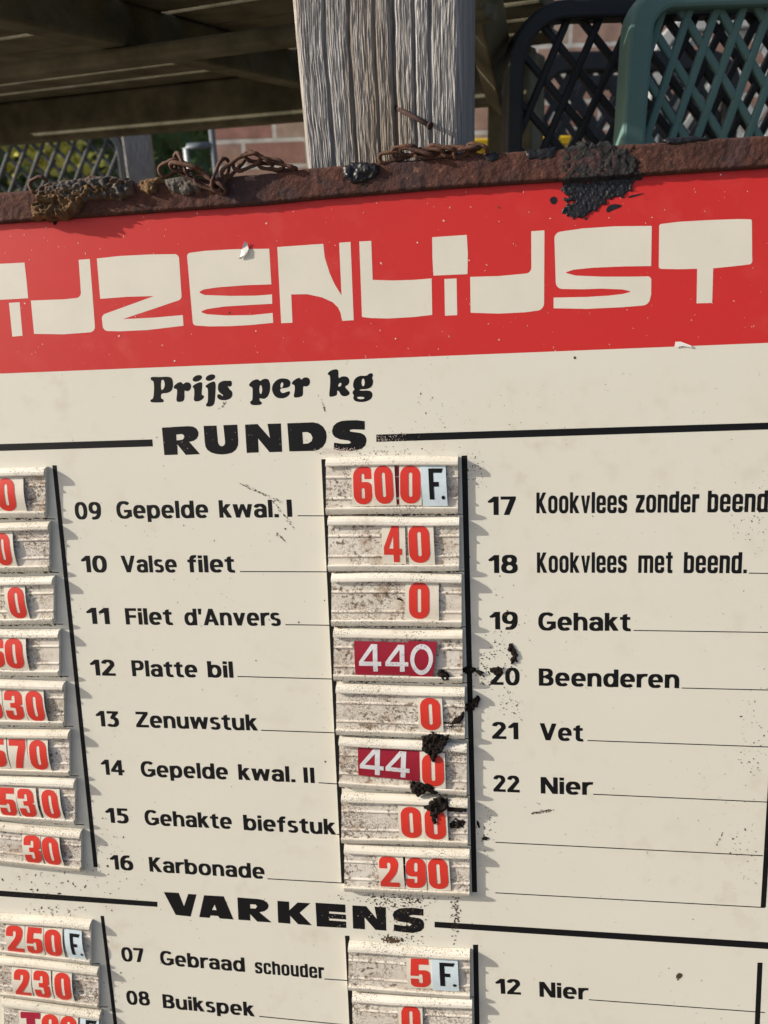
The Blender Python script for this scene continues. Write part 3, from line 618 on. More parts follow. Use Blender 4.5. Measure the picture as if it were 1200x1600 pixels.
CN = [("Kookvlees", 838, 979.5, 802.2, 801.5, 31), ("zonder", 993, 1092, 801.2, 800.6, 31), ("beend.", 1105, 1208, 800.4, 800, 31), ("Kookvlees", 839, 979, 895, 895, 31),
      ("met", 997, 1050.5, 895.2, 895.3, 31), ("beend.", 1068, 1167, 895.3, 895.8, 31), ("schouder", 399, 507, 1520.5, 1529.3, 25.5)]
for a, x0, x1, y0, y1, cp in CN: word(a, x0, x1, y0, y1, CG, cp)

# --- rusty bar along the top
XS = [-330, 0, 417, 500, 700, 1200, 1470]
YT = [326, 302, 273, 263, 246, 213, 195]; YB = [373, 350.5, 321, 312.5, 296, 263.5, 246]
nu, nv = 900, 30
xs = np.linspace(-330, 1470, nu); yt = np.interp(xs, XS, YT); yb = np.interp(xs, XS, YB)
v = []; f = []
prof = [(-0.02, -0.010), (0.0, -0.010)]
for j in range(nv):
    t = j / (nv - 1)
    for i in range(nu):
        u_, w_ = B(xs[i], yb[i] + (yt[i] - yb[i]) * t)
        e = min(t, 1 - t); rd = 0.0038 - 0.0022 * max(0, 1 - e * 9) ** 2
        v.append([u_, w_, rd])
A = np.array(v); A[:, 2] += 0.0011 * (fbm(A[:, 0] * 260, A[:, 1] * 260, 4, 31) - 0.5) + 0.0014 * (fbm(A[:, 0] * 60, A[:, 1] * 60, 3, 33) - 0.5)
A[:, 1] += 0.0009 * (fbm(A[:, 0] * 160, A[:, 1] * 0 + 1, 3, 41) - 0.5) * (np.repeat(np.arange(nv), nu) > nv - 4)
v = A.tolist()
for j in range(nv - 1):
    for i in range(nu - 1): f.append((j * nu + i, j * nu + i + 1, (j + 1) * nu + i + 1, (j + 1) * nu + i))
k = len(v)
for i in range(nu): v.append([A[i][0], A[i][1], 0.0002])
for i in range(nu): q = A[(nv - 1) * nu + i]; v.append([q[0], q[1] + 0.0002, -0.009])
for i in range(nu): q = A[(nv - 1) * nu + i]; v.append([q[0], q[1] - 0.003, -0.009])
for i in range(nu - 1):
    f.append((k + i, k + i + 1, i + 1, i)); f.append(((nv - 1) * nu + i, (nv - 1) * nu + i + 1, k + nu + i + 1, k + nu + i)); f.append((k + nu + i, k + nu + i + 1, k + 2 * nu + i + 1, k + 2 * nu + i))
bobj('top_bar', v, f, rust, smooth=True)

# --- plastic price rails
def rail_mesh(H, nseg, wob):
    m_ = 0.001
    pr = [(0, 0.0002), (0.0, 1.9), (.3, 3.2), (1.5, 4.0), (3.4, 4.85), (4.3, 5.0), (4.8, 4.6), (4.7, 3.9), (4.4, 3.2), (4.7, 2.95)]
    Hm = H / m_
    y1 = 4.6 + 0.21 * (Hm - 10); y2 = 4.6 + 0.72 * (Hm - 10)
    for yy in (y1, y2): pr += [(yy - 1.1, 2.92), (yy - .5, 3.45), (yy + .1, 3.62), (yy + .7, 3.35), (yy + 1.2, 2.92)]
    pr += [(Hm - 5.0, 2.95), (Hm - 5.2, 3.4), (Hm - 5.5, 4.4), (Hm - 5.4, 5.1), (Hm - 4.6, 5.35), (Hm - 3.0, 5.2), (Hm - 1.5, 4.4), (Hm - .5, 3.0), (Hm - .1, 1.6), (Hm, 0.0002)]
    return [(a * m_, b_ * m_) for a, b_ in pr]
def rail(px_l, px_r, ybl, ybr, ytl, ytr, seed):
    bl = Vector(B(px_l, ybl)); br = Vector(B(px_r, ybr)); tl = Vector(B(px_l + (0), ytl)); tr = Vector(B(px_r, ytr))
    H = ((tl - bl).length + (tr - br).length) / 2; prf = rail_mesh(H, 0, 0); n = 14; rr = random.Random(seed)
    v = []; inner = []
    ph = rr.uniform(0, 6); am = rr.uniform(0.0002, 0.0005)
    for i in range(n + 1):
        t = i / n; b0 = bl.lerp(br, t); t0 = tl.lerp(tr, t); up = (t0 - b0) / H
        for (y, z) in prf:
            top = max(0, (y - H * 0.75) / (H * 0.25))
            v.append((b0.x + up.x * y, b0.y + up.y * y + am * math.sin(ph + 5 * t) * (0.4 + top), z + 0.0002 + (0.0006 * math.sin(ph * 2 + 4 * t) * top if z > 0.003 else 0)))
    m = len(prf); f = []; mi = []
    for i in range(n):
        for j in range(m - 1):
            f.append((i * m + j, (i + 1) * m + j, (i + 1) * m + j + 1, i * m + j + 1)); mi.append(1 if 8 <= j <= m - 9 else 0)
    f.append(tuple(range(m))); mi.append(0); f.append(tuple(range(n * m, (n + 1) * m))[::-1]); mi.append(0)
    o = bobj('price_rail', v, f, plastic, smooth=False)
    o.data.materials.append(grimy); o.data.polygons.foreach_set('material_index', mi)
    return o
# centre column: (left x, right x, bottom left y, bottom right y, top left y, top right y)
for k, r in enumerate(MID + MIDB + LEF + LEFB): rail(*r, k)

# --- price cards
NG = {
 '0': (.58, [[fillet([(0, 0, .27), (.58, 0, .27), (.58, 1, .27), (0, 1, .27)]), fillet([(.24, .18, .05), (.345, .18, .05), (.345, .82, .05), (.24, .82, .05)])]]),
 '6': (.58, [[fillet([(0, 0, .27), (.58, 0, .27), (.58, .60, .18), (.25, .60), (.25, .82, .05), (.345, .82, .05), (.345, .68), (.58, .68), (.58, 1, .27), (0, 1, .27)]), fillet([(.24, .16, .05), (.345, .16, .05), (.345, .44, .05), (.24, .44, .05)])]]),
 '4': (.62, [[[(.33, 0), (.53, 0), (.53, .20), (.62, .20), (.62, .37), (.53, .37), (.53, 1), (.30, 1), (0, .40), (0, .20), (.33, .20)], [(.17, .37), (.33, .37), (.33, .72)]]]),
 '2': (.57, [[fillet([(0, 0), (.57, 0), (.57, .17), (.27, .17), (.57, .58, .2), (.57, 1, .27), (0, 1, .27), (0, .64), (.23, .64), (.23, .82, .05), (.335, .82, .05), (.335, .62, .1), (0, .16)])]]),
 '3': (.57, [[fillet([(0, 0, .26), (.57, 0, .26), (.57, .50, .14), (.47, .52), (.57, .55, .12), (.57, 1, .26), (0, 1, .26), (0, .68), (.23, .68), (.23, .83, .05), (.335, .83, .05), (.335, .60, .04), (.18, .60), (.18, .44), (.34, .44, .05), (.34, .17, .05), (.23, .17, .05), (.23, .34), (0, .34)])]]),
 '5': (.57, [[fillet([(0, 0, .26), (.57, 0, .26), (.57, .64, .22), (.24, .62), (.25, .81), (.54, .81), (.54, 1), (.04, 1), (.0, .42), (.23, .42), (.24, .48, .03), (.345, .48, .05), (.345, .16, .05), (.23, .16, .05), (.23, .32), (0, .32)])]]),
 '7': (.56, [[[(.10, 0), (.34, 0), (.56, .72), (.56, 1), (0, 1), (0, .79), (.32, .79)]]]),
 'F': (.58, [[[(0, 0), (.17, 0), (.17, .42), (.36, .42), (.36, .57), (.17, .57), (.17, .86), (.48, .86), (.54, 1), (0, 1)]], [ell(.50, .06, .065, .065)]]),
 'T': (.62, [[fillet([(.18, 0), (.45, 0), (.45, .78), (.62, .76, .05), (.62, 1, .05), (.0, 1, .05), (.0, .76, .05), (.18, .78)])]]),
 'w4': (.92, [[[(.58, 0), (.77, 0), (.77, .21), (.92, .21), (.92, .37), (.77, .37), (.77, 1), (.52, 1), (0, .36), (0, .21), (.58, .21)], [(.19, .37), (.58, .37), (.58, .82)]]]),
 'w0': (.88, [[ell(.44, .5, .44, .51, 0, 28), ell(.44, .5, .28, .35, 0, 28)]]),
}
NG['9'] = (.58, [[[(.58 - x, 1 - y) for x, y in lp] for lp in g] for g in NG['6'][1]])
COLN = {'0': 'nought', '2': 'two', '3': 'three', '4': 'four', '5': 'five', '6': 'six', '7': 'seven', '9': 'nine', 'F': 'F'}
TILE_N = 0
def cut(bm):
    for i in range(1, 10):
        g = bm.verts[:] + bm.edges[:] + bm.faces[:]
        bmesh.ops.bisect_plane(bm, geom=g, plane_co=(0, i / 10.0, 0), plane_no=(0, 1, 0), dist=1e-6)
def tile(quad, items, cm, pm, label, bow=0.0009, base=0.0036, lay=0, group='red price digits on the board', name='price_card', digit_h=(0.0, 1.0)):
    # quad: photo pixels tl, tr, br, bl; items: list of (glyph, s0, s1) placed across the card (0..1)
    TL, TR, BR_, BL = [Vector(B(*q)) for q in quad]
    cen = (TL + TR + BR_ + BL) / 4
    ja_ = R(random.uniform(-1.3, 1.3)); cs_, sn_ = math.cos(ja_), math.sin(ja_)
    TL, TR, BR_, BL = [cen + Vector(((q - cen).x * cs_ - (q - cen).y * sn_, (q - cen).x * sn_ + (q - cen).y * cs_)) for q in (TL, TR, BR_, BL)]
    def pos(a, b_, extra):
        x = BL.lerp(BR_, a).lerp(TL.lerp(TR, a), b_)
        z = base + lay * 0.00035 + bow * math.sin(math.pi * min(1, max(0, b_))) + extra
        return (x.x - cen.x, x.y - cen.y, z)
    root = empty(name, M_BOARD @ Matrix.Translation((cen.x, cen.y, 0)))
    v = []; f = []; nb = 11
    for b_ in range(nb):
        for a in (0, 1): v.append(pos(a, b_ / (nb - 1), 0))
    for b_ in range(nb): 
        for a in (0, 1): v.append(pos(a, b_ / (nb - 1), -0.0003))
    o2 = 2 * nb
    for b_ in range(nb - 1):
        i = 2 * b_; f += [(i, i + 1, i + 3, i + 2), (o2 + i, o2 + i + 2, o2 + i + 3, o2 + i + 1), (i, i + 2, o2 + i + 2, o2 + i), (i + 1, o2 + i + 1, o2 + i + 3, i + 3)]
    f += [(0, o2, o2 + 1, 1), (2 * nb - 2, 2 * nb - 1, o2 + 2 * nb - 1, o2 + 2 * nb - 2)]
    mesh_obj('card', v, f, cm, root, smooth=False)
    for g, s0, s1 in items:
        wg, pieces = NG[g]
        bm = bmesh.new()
        for loops in pieces:
            vv, ff = fill(loops); bv = [bm.verts.new((x / wg, y, 0)) for x, y in vv]
            for t in ff:
                try: bm.faces.new([bv[i] for i in t])
                except ValueError: pass
        cut(bm)
        d0, d1 = digit_h
        for q in bm.verts:
            q.co = Vector(pos(s0 + (s1 - s0) * q.co.x, d0 + (d1 - d0) * q.co.y, 0.00012))
        bmesh.ops.recalc_face_normals(bm, faces=bm.faces)
        me = bpy.data.meshes.new('digit'); bm.to_mesh(me); bm.free(); me.materials.append(pm)
        if me.polygons and me.polygons[0].normal.z < 0: me.flip_normals()
        o = bpy.data.objects.new('digit', me); C.objects.link(o); o.parent = root
    tag(root, label, 'price card', group)
    return root
def q4(x0, x1, yt0, yb0, sk=0.0, sl=0.0):      # left, right, top, bottom pixels, skew of the bottom, slope
    return [(x0, yt0), (x1, yt0 + sl), (x1 + sk, yb0 + sl), (x0 + sk, yb0)]
def red_tile(d, x0, x1, yt_, yb_, where, sk=2, sl=0, dx=(0.10, 0.90), **kw):
    k = dict(bow=0.0009); k.update(kw)
    w = COLN[d]
    tile(q4(x0, x1, yt_, yb_, sk, sl), [(d, *dx)], card, red_print, where, digit_h=(0.045, 0.965), **k)
def f_tile(x0, x1, yt_, yb_, label, sk=2, sl=0, **kw):
    tile(q4(x0, x1, yt_, yb_, sk, sl), [('F', 0.30, 0.93)], card_blue, ink, label, digit_h=(0.16, 0.90), group='pale blue franc cards', **kw)
# centre column
tile(q4(617, 627, 724, 790, 1), [], crimson, white_ink, 'sliver of crimson card between the two noughts of the 600 price', group='crimson price strips', base=0.0030)
red_tile('6', 550.5, 583, 726, 789.5, 'red six card at the left end of the 600 F. price', 2, dx=(.08, .98))
red_tile('0', 582, 618, 724, 788.5, 'red nought card right beside the red six of the 600 F. price', 2.5, lay=1)
red_tile('0', 624.5, 659, 724, 788, 'red nought card left of the black F in the 600 F. price', 1.5, lay=1, dx=(.04, .96))
f_tile(658.5, 697, 724, 789, 'pale blue card with black F. in the top rail, beside the 600 price', 3, lay=2)
red_tile('4', 597, 633.5, 816, 879, 'red four card of the 40 price in the second rail', 2.5, dx=(.08, .84))
red_tile('0', 638, 678, 816, 880, 'red nought card of the 40 price in the second rail', 2.5, dx=(.02, .83), lay=1)
red_tile('0', 634, 686, 905, 967, 'lone red nought on a wide card in the third rail beside Filet d\'Anvers', 1, dx=(.11, .72))
tile([(555, 999), (640, 1001), (641, 1051.5), (557, 1051)], [('w4', .08, .49), ('w4', .565, .985)], crimson, white_ink, 'crimson strip with white 44, left part of the 440 price', group='crimson price strips', digit_h=(.11, .93), base=0.0038)
tile([(639, 998), (683.5, 999.5), (677.5, 1055), (641, 1053)], [('w0', .06, .93)], crimson, white_ink, 'crimson card with a white nought, right end of the 440 price', group='crimson price strips', digit_h=(.07, .92), base=0.0044)
red_tile('0', 653, 691, 1085, 1139.5, 'lone red nought card in the fifth rail beside Zenuwstuk', 3, dx=(.09, .91))
tile([(560.5, 1162), (657.5, 1169), (656.5, 1215.5), (562, 1208)], [('w4', .03, .42), ('w4', .45, .84)], crimson, white_ink, 'crimson strip with white 44 next to a red nought card under mud', group='crimson price strips', digit_h=(.08, .95), base=0.0038)
red_tile('0', 657, 696, 1170, 1225, 'red nought card under mud at the right of the second crimson 44 strip', 1, 2, dx=(.08, .95), lay=2)
red_tile('0', 622.5, 660.5, 1253.5, 1306, 'clean left nought card of the 00 price in the seventh rail', 3, 1.5, dx=(.10, .93))
red_tile('0', 660.5, 699, 1255.5, 1308, 'muddy right nought card of the 00 price in the seventh rail', 2.5, 1.5, dx=(.08, .92), lay=1)
tile(q4(628, 634.5, 1331, 1382, 4), [], ink, ink, 'thin black strip showing between the two and the nine of the 290 price', group='black backing strips', base=0.0030)
red_tile('2', 591, 630, 1331, 1382, 'red two card at the left end of the 290 price', 4.5, 1, dx=(.04, .80), bow=0.0016)
red_tile('9', 634, 666.5, 1332.5, 1384, 'red nine card in the middle of the 290 price', 1.5, 1, dx=(.02, .97))
red_tile('0', 667, 702, 1333.5, 1385.5, 'red nought card at the right end of the 290 price', 3, 1, dx=(.05, .92))
red_tile('5', 636, 676, 1489, 1537, 'red five card of the 5 F. price in the lower centre column', 2, 2.5, dx=(.13, .90))
f_tile(675, 716, 1491, 1540, 'pale blue card with black F. beside the single red five', 1.5, 3, lay=1)
red_tile('0', 623, 660.5, 1561.5, 1612, 'red nought card in the bottom visible rail of the lower centre column', 2, 2, dx=(.12, .90))
# left column
red_tile('0', -2, 41.5, 744, 799.5, 'red nought card in the top rail of the left column', 6, dx=(.05, .68), bow=.0018)
red_tile('0', -12, 24.5, 829, 884, 'red nought card half out of the left edge beside line 10 Valse filet', 8, dx=(.22, .86), bow=.0018)
red_tile('0', 11, 43.5, 913, 966, 'red nought card in the left column beside line 11 Filet d\'Anvers', 9, dx=(.15, .93), bow=.0018)
red_tile('6', -22, 11, 992, 1042, 'red six card of the 60 price in the left column', 6, .5, dx=(.02, .98), bow=.0018)
red_tile('0', 10.5, 45, 992, 1043.5, 'red nought card of the 60 price in the left column', 7, .5, dx=(.05, .84), bow=.0018, lay=1)
red_tile('5', -28, 7, 1072, 1122, 'red digit card cut by the left edge beside the three of the 30 price', 8, 1, dx=(.1, .95), bow=.0018)
red_tile('3', 8, 41.5, 1073, 1123, 'red three card of the 30 price beside line 13 Zenuwstuk', 8, 1, dx=(.08, .90), bow=.0018)
red_tile('0', 42, 72.5, 1073.5, 1125, 'red nought card of the 30 price beside line 13 Zenuwstuk', 9, 1, dx=(.06, .92), bow=.0018, lay=1)
red_tile('5', -20, 14, 1148, 1196, 'red five card at the left end of the 570 price', 8, 1, dx=(.05, .92), bow=.0018)
red_tile('7', 16, 46, 1149, 1198, 'red seven card in the middle of the 570 price', 7, 1, dx=(.08, .93), bow=.0016)
red_tile('0', 47.5, 79, 1150, 1200, 'red nought card at the right end of the 570 price', 7, 1, dx=(.08, .92), bow=.0018, lay=1)
red_tile('5', 1, 29.5, 1224, 1272, 'red five card at the left end of the 530 price', 7, 1.5, dx=(.05, .93), bow=.0018)
red_tile('3', 30, 61, 1225.5, 1273, 'red three card in the middle of the 530 price', 9, 1.5, dx=(.06, .85), bow=.0018, lay=1)
red_tile('0', 65, 97, 1227, 1275.5, 'red nought card at the right end of the 530 price', 9, 2, dx=(.10, .88), bow=.0018)
red_tile('3', 39.5, 68, 1298.5, 1345, 'red three card of the 30 price in the lowest rail above the VARKENS line', 5, 1, dx=(.08, .98), bow=.0018)
red_tile('0', 68, 96.5, 1300.5, 1348, 'red nought card of the 30 price in the lowest rail above the VARKENS line', 9, 2, dx=(.02, .92), bow=.0018)
red_tile('2', 13.5, 43, 1438.5, 1482.5, 'red two card at the left end of the 250 F. price', 4, 2, dx=(.03, .90), bow=.0018)
red_tile('5', 44, 72, 1441, 1485, 'red five card in the middle of the 250 F. price', 3, 2, dx=(.09, .95), bow=.0018)
red_tile('0', 73, 102, 1444, 1489, 'red nought card of the 250 F. price beside the black F', 4, 2.5, dx=(.03, .92), bow=.0018)
f_tile(104, 131, 1446.5, 1491, 'pale blue card with black F. at the right of the red 250', 8, 3, bow=.0020)
red_tile('2', 23, 53, 1506, 1551, 'red two card at the left end of the 230 price', 4, 2, dx=(.12, .92), bow=.0018)
red_tile('3', 53.5, 83.5, 1508, 1554, 'red three card in the middle of the 230 price', 6, 2.5, dx=(.10, .90), bow=.0018)
red_tile('0', 86, 116, 1511, 1557, 'red nought card at the right end of the 230 price', 5, 2.5, dx=(.10, .92), bow=.0018)
tile(q4(34, 68, 1573, 1616, 3, 2.5), [('T', .08, .98)], card, mat('crimson print', (0.36, 0.012, 0.04), 0.4, 0.4, var=0.3, vscale=120), 'card with a broad crimson stroke in the bottom left rail', group='red price digits on the board', digit_h=(.05, .97))
red_tile('9', 68, 97, 1576, 1620, 'red digit card beside the crimson stroke, bottom left rail', 4, 2, dx=(.05, .95), bow=.0018)
red_tile('0', 98, 126, 1579, 1623, 'red nought card left of the F in the bottom left rail', 4, 2, dx=(.02, .92), bow=.0018)
f_tile(129, 158, 1581, 1626, 'pale blue F card in the bottom left rail, cut by the photo edge', 5, 3, bow=.0018)

# ================================================================== DIRT, TAR, CRUST
def blob(name, outline, thick, m, label, cat, base=0.0, step=1.3, rough=0.6, seed=1, group=None, edge=7.0, ragged=3.0, parent=None, nf=0.13):
    P = np.array(outline, float); x0, y0 = P.min(0) - 4; x1, y1 = P.max(0) + 4
    gx = np.arange(x0, x1, step); gy = np.arange(y0, y1, step); X, Y = np.meshgrid(gx, gy)
    ins = np.zeros_like(X, bool); dist = np.full(X.shape, 1e9)
    for i in range(len(P)):
        a = P[i]; b_ = P[(i + 1) % len(P)]
        c = ((a[1] > Y) != (b_[1] > Y)) & (X < (b_[0] - a[0]) * (Y - a[1]) / (b_[1] - a[1] + 1e-9) + a[0]); ins ^= c
        ab = b_ - a; t = np.clip(((X - a[0]) * ab[0] + (Y - a[1]) * ab[1]) / (ab @ ab + 1e-9), 0, 1)
        dist = np.minimum(dist, np.hypot(X - a[0] - t * ab[0], Y - a[1] - t * ab[1]))
    ragged = min(ragged, 0.22 * min(np.ptp(P[:, 0]), np.ptp(P[:, 1])))
    sd = np.where(ins, dist, -dist) + min(1.0, ragged * 0.3) + ragged * 2 * (fbm(X * nf, Y * nf, 4, seed) - 0.5)
    prof = np.sqrt(np.clip(sd / edge, 0, 1))
    nz = fbm(X * nf, Y * nf, 4, seed + 50)
    Hh = thick * prof * (1 - rough + 2 * rough * nz) - 0.0006 * (prof <= 0)
    idx = -np.ones(X.shape, int); keep = sd > -step * 1.5; v = []; 
    bf = base if callable(base) else (lambda x, y: base)
    for r in range(X.shape[0]):
        for c in range(X.shape[1]):
            if keep[r, c]:
                idx[r, c] = len(v); q = B(X[r, c], Y[r, c]); v.append([q[0], q[1], bf(X[r, c], Y[r, c]) + Hh[r, c]])
    f = []
    for r in range(X.shape[0] - 1):
        for c in range(X.shape[1] - 1):
            k = [idx[r, c], idx[r + 1, c], idx[r + 1, c + 1], idx[r, c + 1]]
            if min(k) >= 0 and sd[r:r + 2, c:c + 2].max() > 0: f.append(tuple(k))
    if not f: return None
    A = np.array(v); cen = A.mean(0); cen[2] = 0; n0 = len(A)
    # closed underside
    used = sorted({i for q in f for i in q}); mp = {o: n for n, o in enumerate(used)}
    A = A[used] - cen; f = [tuple(mp[i] for i in q) for q in f]; n0 = len(A)
    Bk = A.copy(); Bk[:, 2] = np.minimum(A[:, 2] - 0.0004, (base if not callable(base) else 0.0) - 0.0003)
    from collections import Counter
    ed = Counter(); 
    for q in f:
        for i in range(4): ed[(q[i], q[(i + 1) % 4])] += 1
    ff = f + [tuple(i + n0 for i in q[::-1]) for q in f] + [(b_, a, a + n0, b_ + n0) for (a, b_) in ed if (b_, a) not in ed]
    o = mesh_obj(name, np.vstack([A, Bk]).tolist(), ff, m, smooth=True, mw=M_BOARD @ Matrix.Translation(Vector(cen)))
    tag(o, label, cat, group); return o
def bar_base(hi):
    def g(x, y):
        yb_ = np.interp(x, XS, YB); yt_ = np.interp(x, XS, YT)
        if y > yb_ + 3: return 0.0002
        if y > yb_ - 3: return 0.0002 + hi * (yb_ + 3 - y) / 6
        if y < yt_: return hi - min(0.006, (yt_ - y) * 0.0002)
        return hi
    return g
blob('tar_crust', Zm(800, 260, 3, [(225, -20), (240, -62), (300, -80), (330, -102), (380, -98), (440, -105), (500, -80), (560, -80), (590, -30), (600, 20), (596, 48), (520, 62), (420, 76), (330, 84), (240, 92), (228, 40)]),
     0.0008, tar_grey, 'grey black crust of tar on the rusty bar above the tar smear', 'tar', bar_base(0.0033), seed=4, rough=0.95, edge=5, ragged=9, nf=0.16)
blob('tar_smear', Zm(800, 260, 3, [(250, 78), (330, 70), (345, 82), (420, 66), (560, 48), (566, 70), (548, 118), (520, 140), (480, 142), (450, 150), (440, 170), (428, 176), (395, 205), (360, 214), (345, 232), (330, 238), (285, 242), (262, 226), (230, 220), (246, 186), (300, 168), (290, 160), (228, 160), (226, 146), (300, 140), (240, 132), (232, 104)]),
     0.0006, tar, 'glossy black tar smear on the red header just below the rusty bar', 'tar', 0.0001, step=0.8, seed=3, rough=0.9, edge=2.5, ragged=5, nf=0.22)
for k_ in range(26):
    x_ = random.uniform(545, 640); y_ = 118 + (x_ - 545) * 0.12 + random.uniform(-14, 26)
    bobj('tar_streak', *(lambda vv, ff: ([(*B(*p), 0.00008) for p in vv], ff))(*fill([Zm(800, 260, 3, [(x_, y_), (x_ + random.uniform(14, 40), y_ + random.uniform(2, 9)), (x_ + random.uniform(4, 12), y_ + 2.2)])])), tar) if k_ < 9 else None
for oc, s_ in (([(175, 150), (200, 138), (214, 155), (205, 178), (182, 176)], 5), ([(440, 195), (470, 175), (515, 180), (510, 192), (470, 205), (445, 220)], 6), ([(338, 242), (355, 238), (354, 250), (340, 252)], 7), ([(540, 140), (600, 128), (625, 124), (590, 138), (545, 150)], 8)):
    bobj('tar_fleck', *(lambda vv, ff: ([(*B(*p), 0.00015) for p in vv], ff))(*fill([Zm(800, 260, 3, chaikin(oc, 1))])), tar)
blob('tar_blob', Zm(400, 0, 3, [(415, 790), (440, 775), (480, 770), (530, 775), (575, 785), (580, 815), (550, 840), (500, 860), (450, 862), (425, 845), (418, 815)]), 0.0022, tar,
     'small black tar blob on the rusty bar below the oak leg', 'tar', bar_base(0.0036), seed=9, rough=0.8, edge=5, ragged=4)
blob('tar_patch', Zm(700, 0, 2.4, [(140, 590), (180, 580), (190, 600), (165, 612), (145, 605)]), 0.001, tar, 'thin tar patch on the bar at the right of the oak leg', 'tar', bar_base(0.0036), seed=12, edge=4)
blob('tar_patch', Zm(700, 0, 2.4, [(290, 575), (350, 565), (400, 560), (395, 595), (340, 602), (300, 598)]), 0.0009, tar, 'thin dark tar patch on the bar left of the large tar blob', 'tar', bar_base(0.0036), seed=13, edge=4)
blob('tar_patch', Zm(700, 0, 2.4, [(800, 530), (870, 520), (930, 520), (960, 530), (900, 545), (820, 548)]), 0.0011, tar, 'long thin tar patch on the bar right of the large tar blob', 'tar', bar_base(0.0036), seed=14, edge=4)
blob('grey_crust', Zm(0, 0, 2.4, [(160, 705), (200, 685), (290, 680), (360, 662), (430, 668), (480, 675), (505, 690), (520, 730), (470, 755), (400, 752), (320, 760), (300, 780), (200, 745), (150, 735)]), 0.0046, crust_grey,
     'thick grey crust lying along the left of the rusty bar', 'crust', bar_base(0.0032), seed=21, rough=0.9, edge=7, ragged=3, nf=0.18)
blob('brown_crust', Zm(0, 0, 2.4, [(160, 730), (210, 712), (300, 705), (400, 700), (440, 715), (400, 740), (330, 752), (318, 790), (275, 818), (210, 828), (138, 826), (140, 780), (160, 755)]), 0.0048, crust_brown,
     'lumpy brown crust at the left end of the bar over the red edge', 'crust', bar_base(0.0036), seed=23, rough=0.9, edge=6, ragged=4, nf=0.18)
blob('brown_crust', Zm(0, 0, 2.4, [(535, 690), (560, 675), (600, 672), (630, 685), (600, 700), (595, 728), (560, 730), (545, 715)]), 0.0036, crust_brown,
     'small brown crust on the bar just left of the chain', 'crust', bar_base(0.0034), seed=25, rough=0.7, edge=6, ragged=5)
blob('grey_crust', Zm(0, 0, 2.4, [(640, 668), (720, 672), (770, 690), (765, 725), (720, 735), (670, 728), (630, 700)]), 0.003, crust_grey,
     'grey crust on the bar underneath the rusty chain', 'crust', bar_base(0.0034), seed=27, rough=0.7, edge=6, ragged=5)
# mud clods
MUD = [
 (Zm(500, 1060, 4, [(650, 350), (690, 325), (740, 335), (805, 340), (790, 375), (770, 420), (740, 450), (710, 495), (690, 450), (640, 425)]), .0030, .0052, 'large dark mud clod above the nought of the second crimson 44 rail'),
 (Zm(500, 1060, 4, [(570, 640), (620, 625), (680, 640), (740, 690), (730, 700), (690, 690), (670, 680), (620, 715), (580, 690)]), .0028, .0050, 'ragged dark mud clod on the lower lip under the second crimson 44 strip'),
 (Zm(500, 1220, 4, [(710, 105), (760, 78), (810, 115), (800, 145), (760, 160), (735, 190), (728, 235), (705, 230), (690, 160), (650, 155), (670, 130)]), .0030, .0052, 'dark mud clod hanging over the right nought of the 00 price'),
 (Zm(500, 1220, 4, [(800, 145), (915, 155), (910, 172), (850, 175), (800, 165)]), .0016, .0046, 'flat strip of mud right of the clod over the 00 price'),
 (Zm(500, 1220, 4, [(815, 250), (850, 225), (915, 235), (900, 275), (860, 285), (820, 280)]), .0022, .0028, 'mud clod inside the 00 rail near its right end'),
 (Zm(500, 1060, 4, [(775, 265), (830, 262), (870, 225), (895, 190), (900, 230), (870, 265), (825, 290)]), .0020, .0030, 'curved sliver of mud right of the fifth rail nought'),
 (Zm(480, 890, 4, [(820, 640), (840, 615), (880, 640), (900, 665), (850, 675)]), .0020, .0046, 'small mud clod at the lower right of the 440 price'),
 (Zm(480, 890, 4, [(970, 620), (1020, 605), (1070, 630), (1100, 645), (1085, 655), (1050, 640), (1010, 645), (980, 640)]), .0020, .0004, 'mud clod across the black bar left of line 20'),
 (Zm(500, 1060, 4, [(915, 165), (930, 150), (980, 115), (1000, 130), (985, 155), (935, 210), (918, 195)]), .0026, .0006, 'dead leaf fragment stuck on the black bar beside the fifth rail'),
 (Zm(740, 920, 2.609, [(150, 225), (165, 235), (178, 265), (172, 295), (155, 300), (150, 290), (160, 275), (150, 255), (138, 250)]), .0018, .0003, 'curved brown mud crumb above the number 20'),
 (Zm(740, 920, 2.609, [(65, 328), (95, 318), (122, 325), (110, 345), (85, 350)]), .0012, .0004, 'brown mud smear over the top of the number 20'),
 (Zm(500, 1060, 4, [(100, 320), (120, 285), (140, 300), (145, 330), (120, 350)]), .0016, .0006, 'brown mud crumb on the black bar left of the fifth rail'),
 (Zm(500, 1060, 4, [(480, 195), (500, 188), (560, 195), (615, 200), (610, 212), (550, 210), (490, 205)]), .0012, .0028, 'thin dark smear of mud left of the fifth rail nought'),
 (Zm(480, 890, 4, [(560, 175), (575, 165), (600, 178), (618, 185), (610, 195), (575, 185)]), .0014, .0028, 'dark mud fleck left of the third rail nought'),
 (Zm(500, 1220, 4, [(1012, 360), (1030, 350), (1065, 355), (1035, 370)]), .0008, .0003, 'dark fleck of mud at the left of the first blank line'),
 (Zm(500, 1220, 4, [(978, 245), (990, 255), (1000, 290), (990, 292), (980, 270)]), .0010, .0003, 'dark fleck beside the lower end of the centre rail bar'),
 (Zm(0, 330, 3, [(200, 30), (260, 25), (262, 55), (255, 62), (248, 45), (205, 40)]), .0008, .0003, 'black drip hanging from the bar onto the red header'),
]
for i, (o_, th, bs, lb) in enumerate(MUD):
    blob('mud_clod', o_, th * 0.45, mud, lb, 'mud', bs * 0.93, step=0.75, rough=0.95, seed=60 + i, edge=2.5, ragged=4.2, nf=0.24, group='mud on the price board')
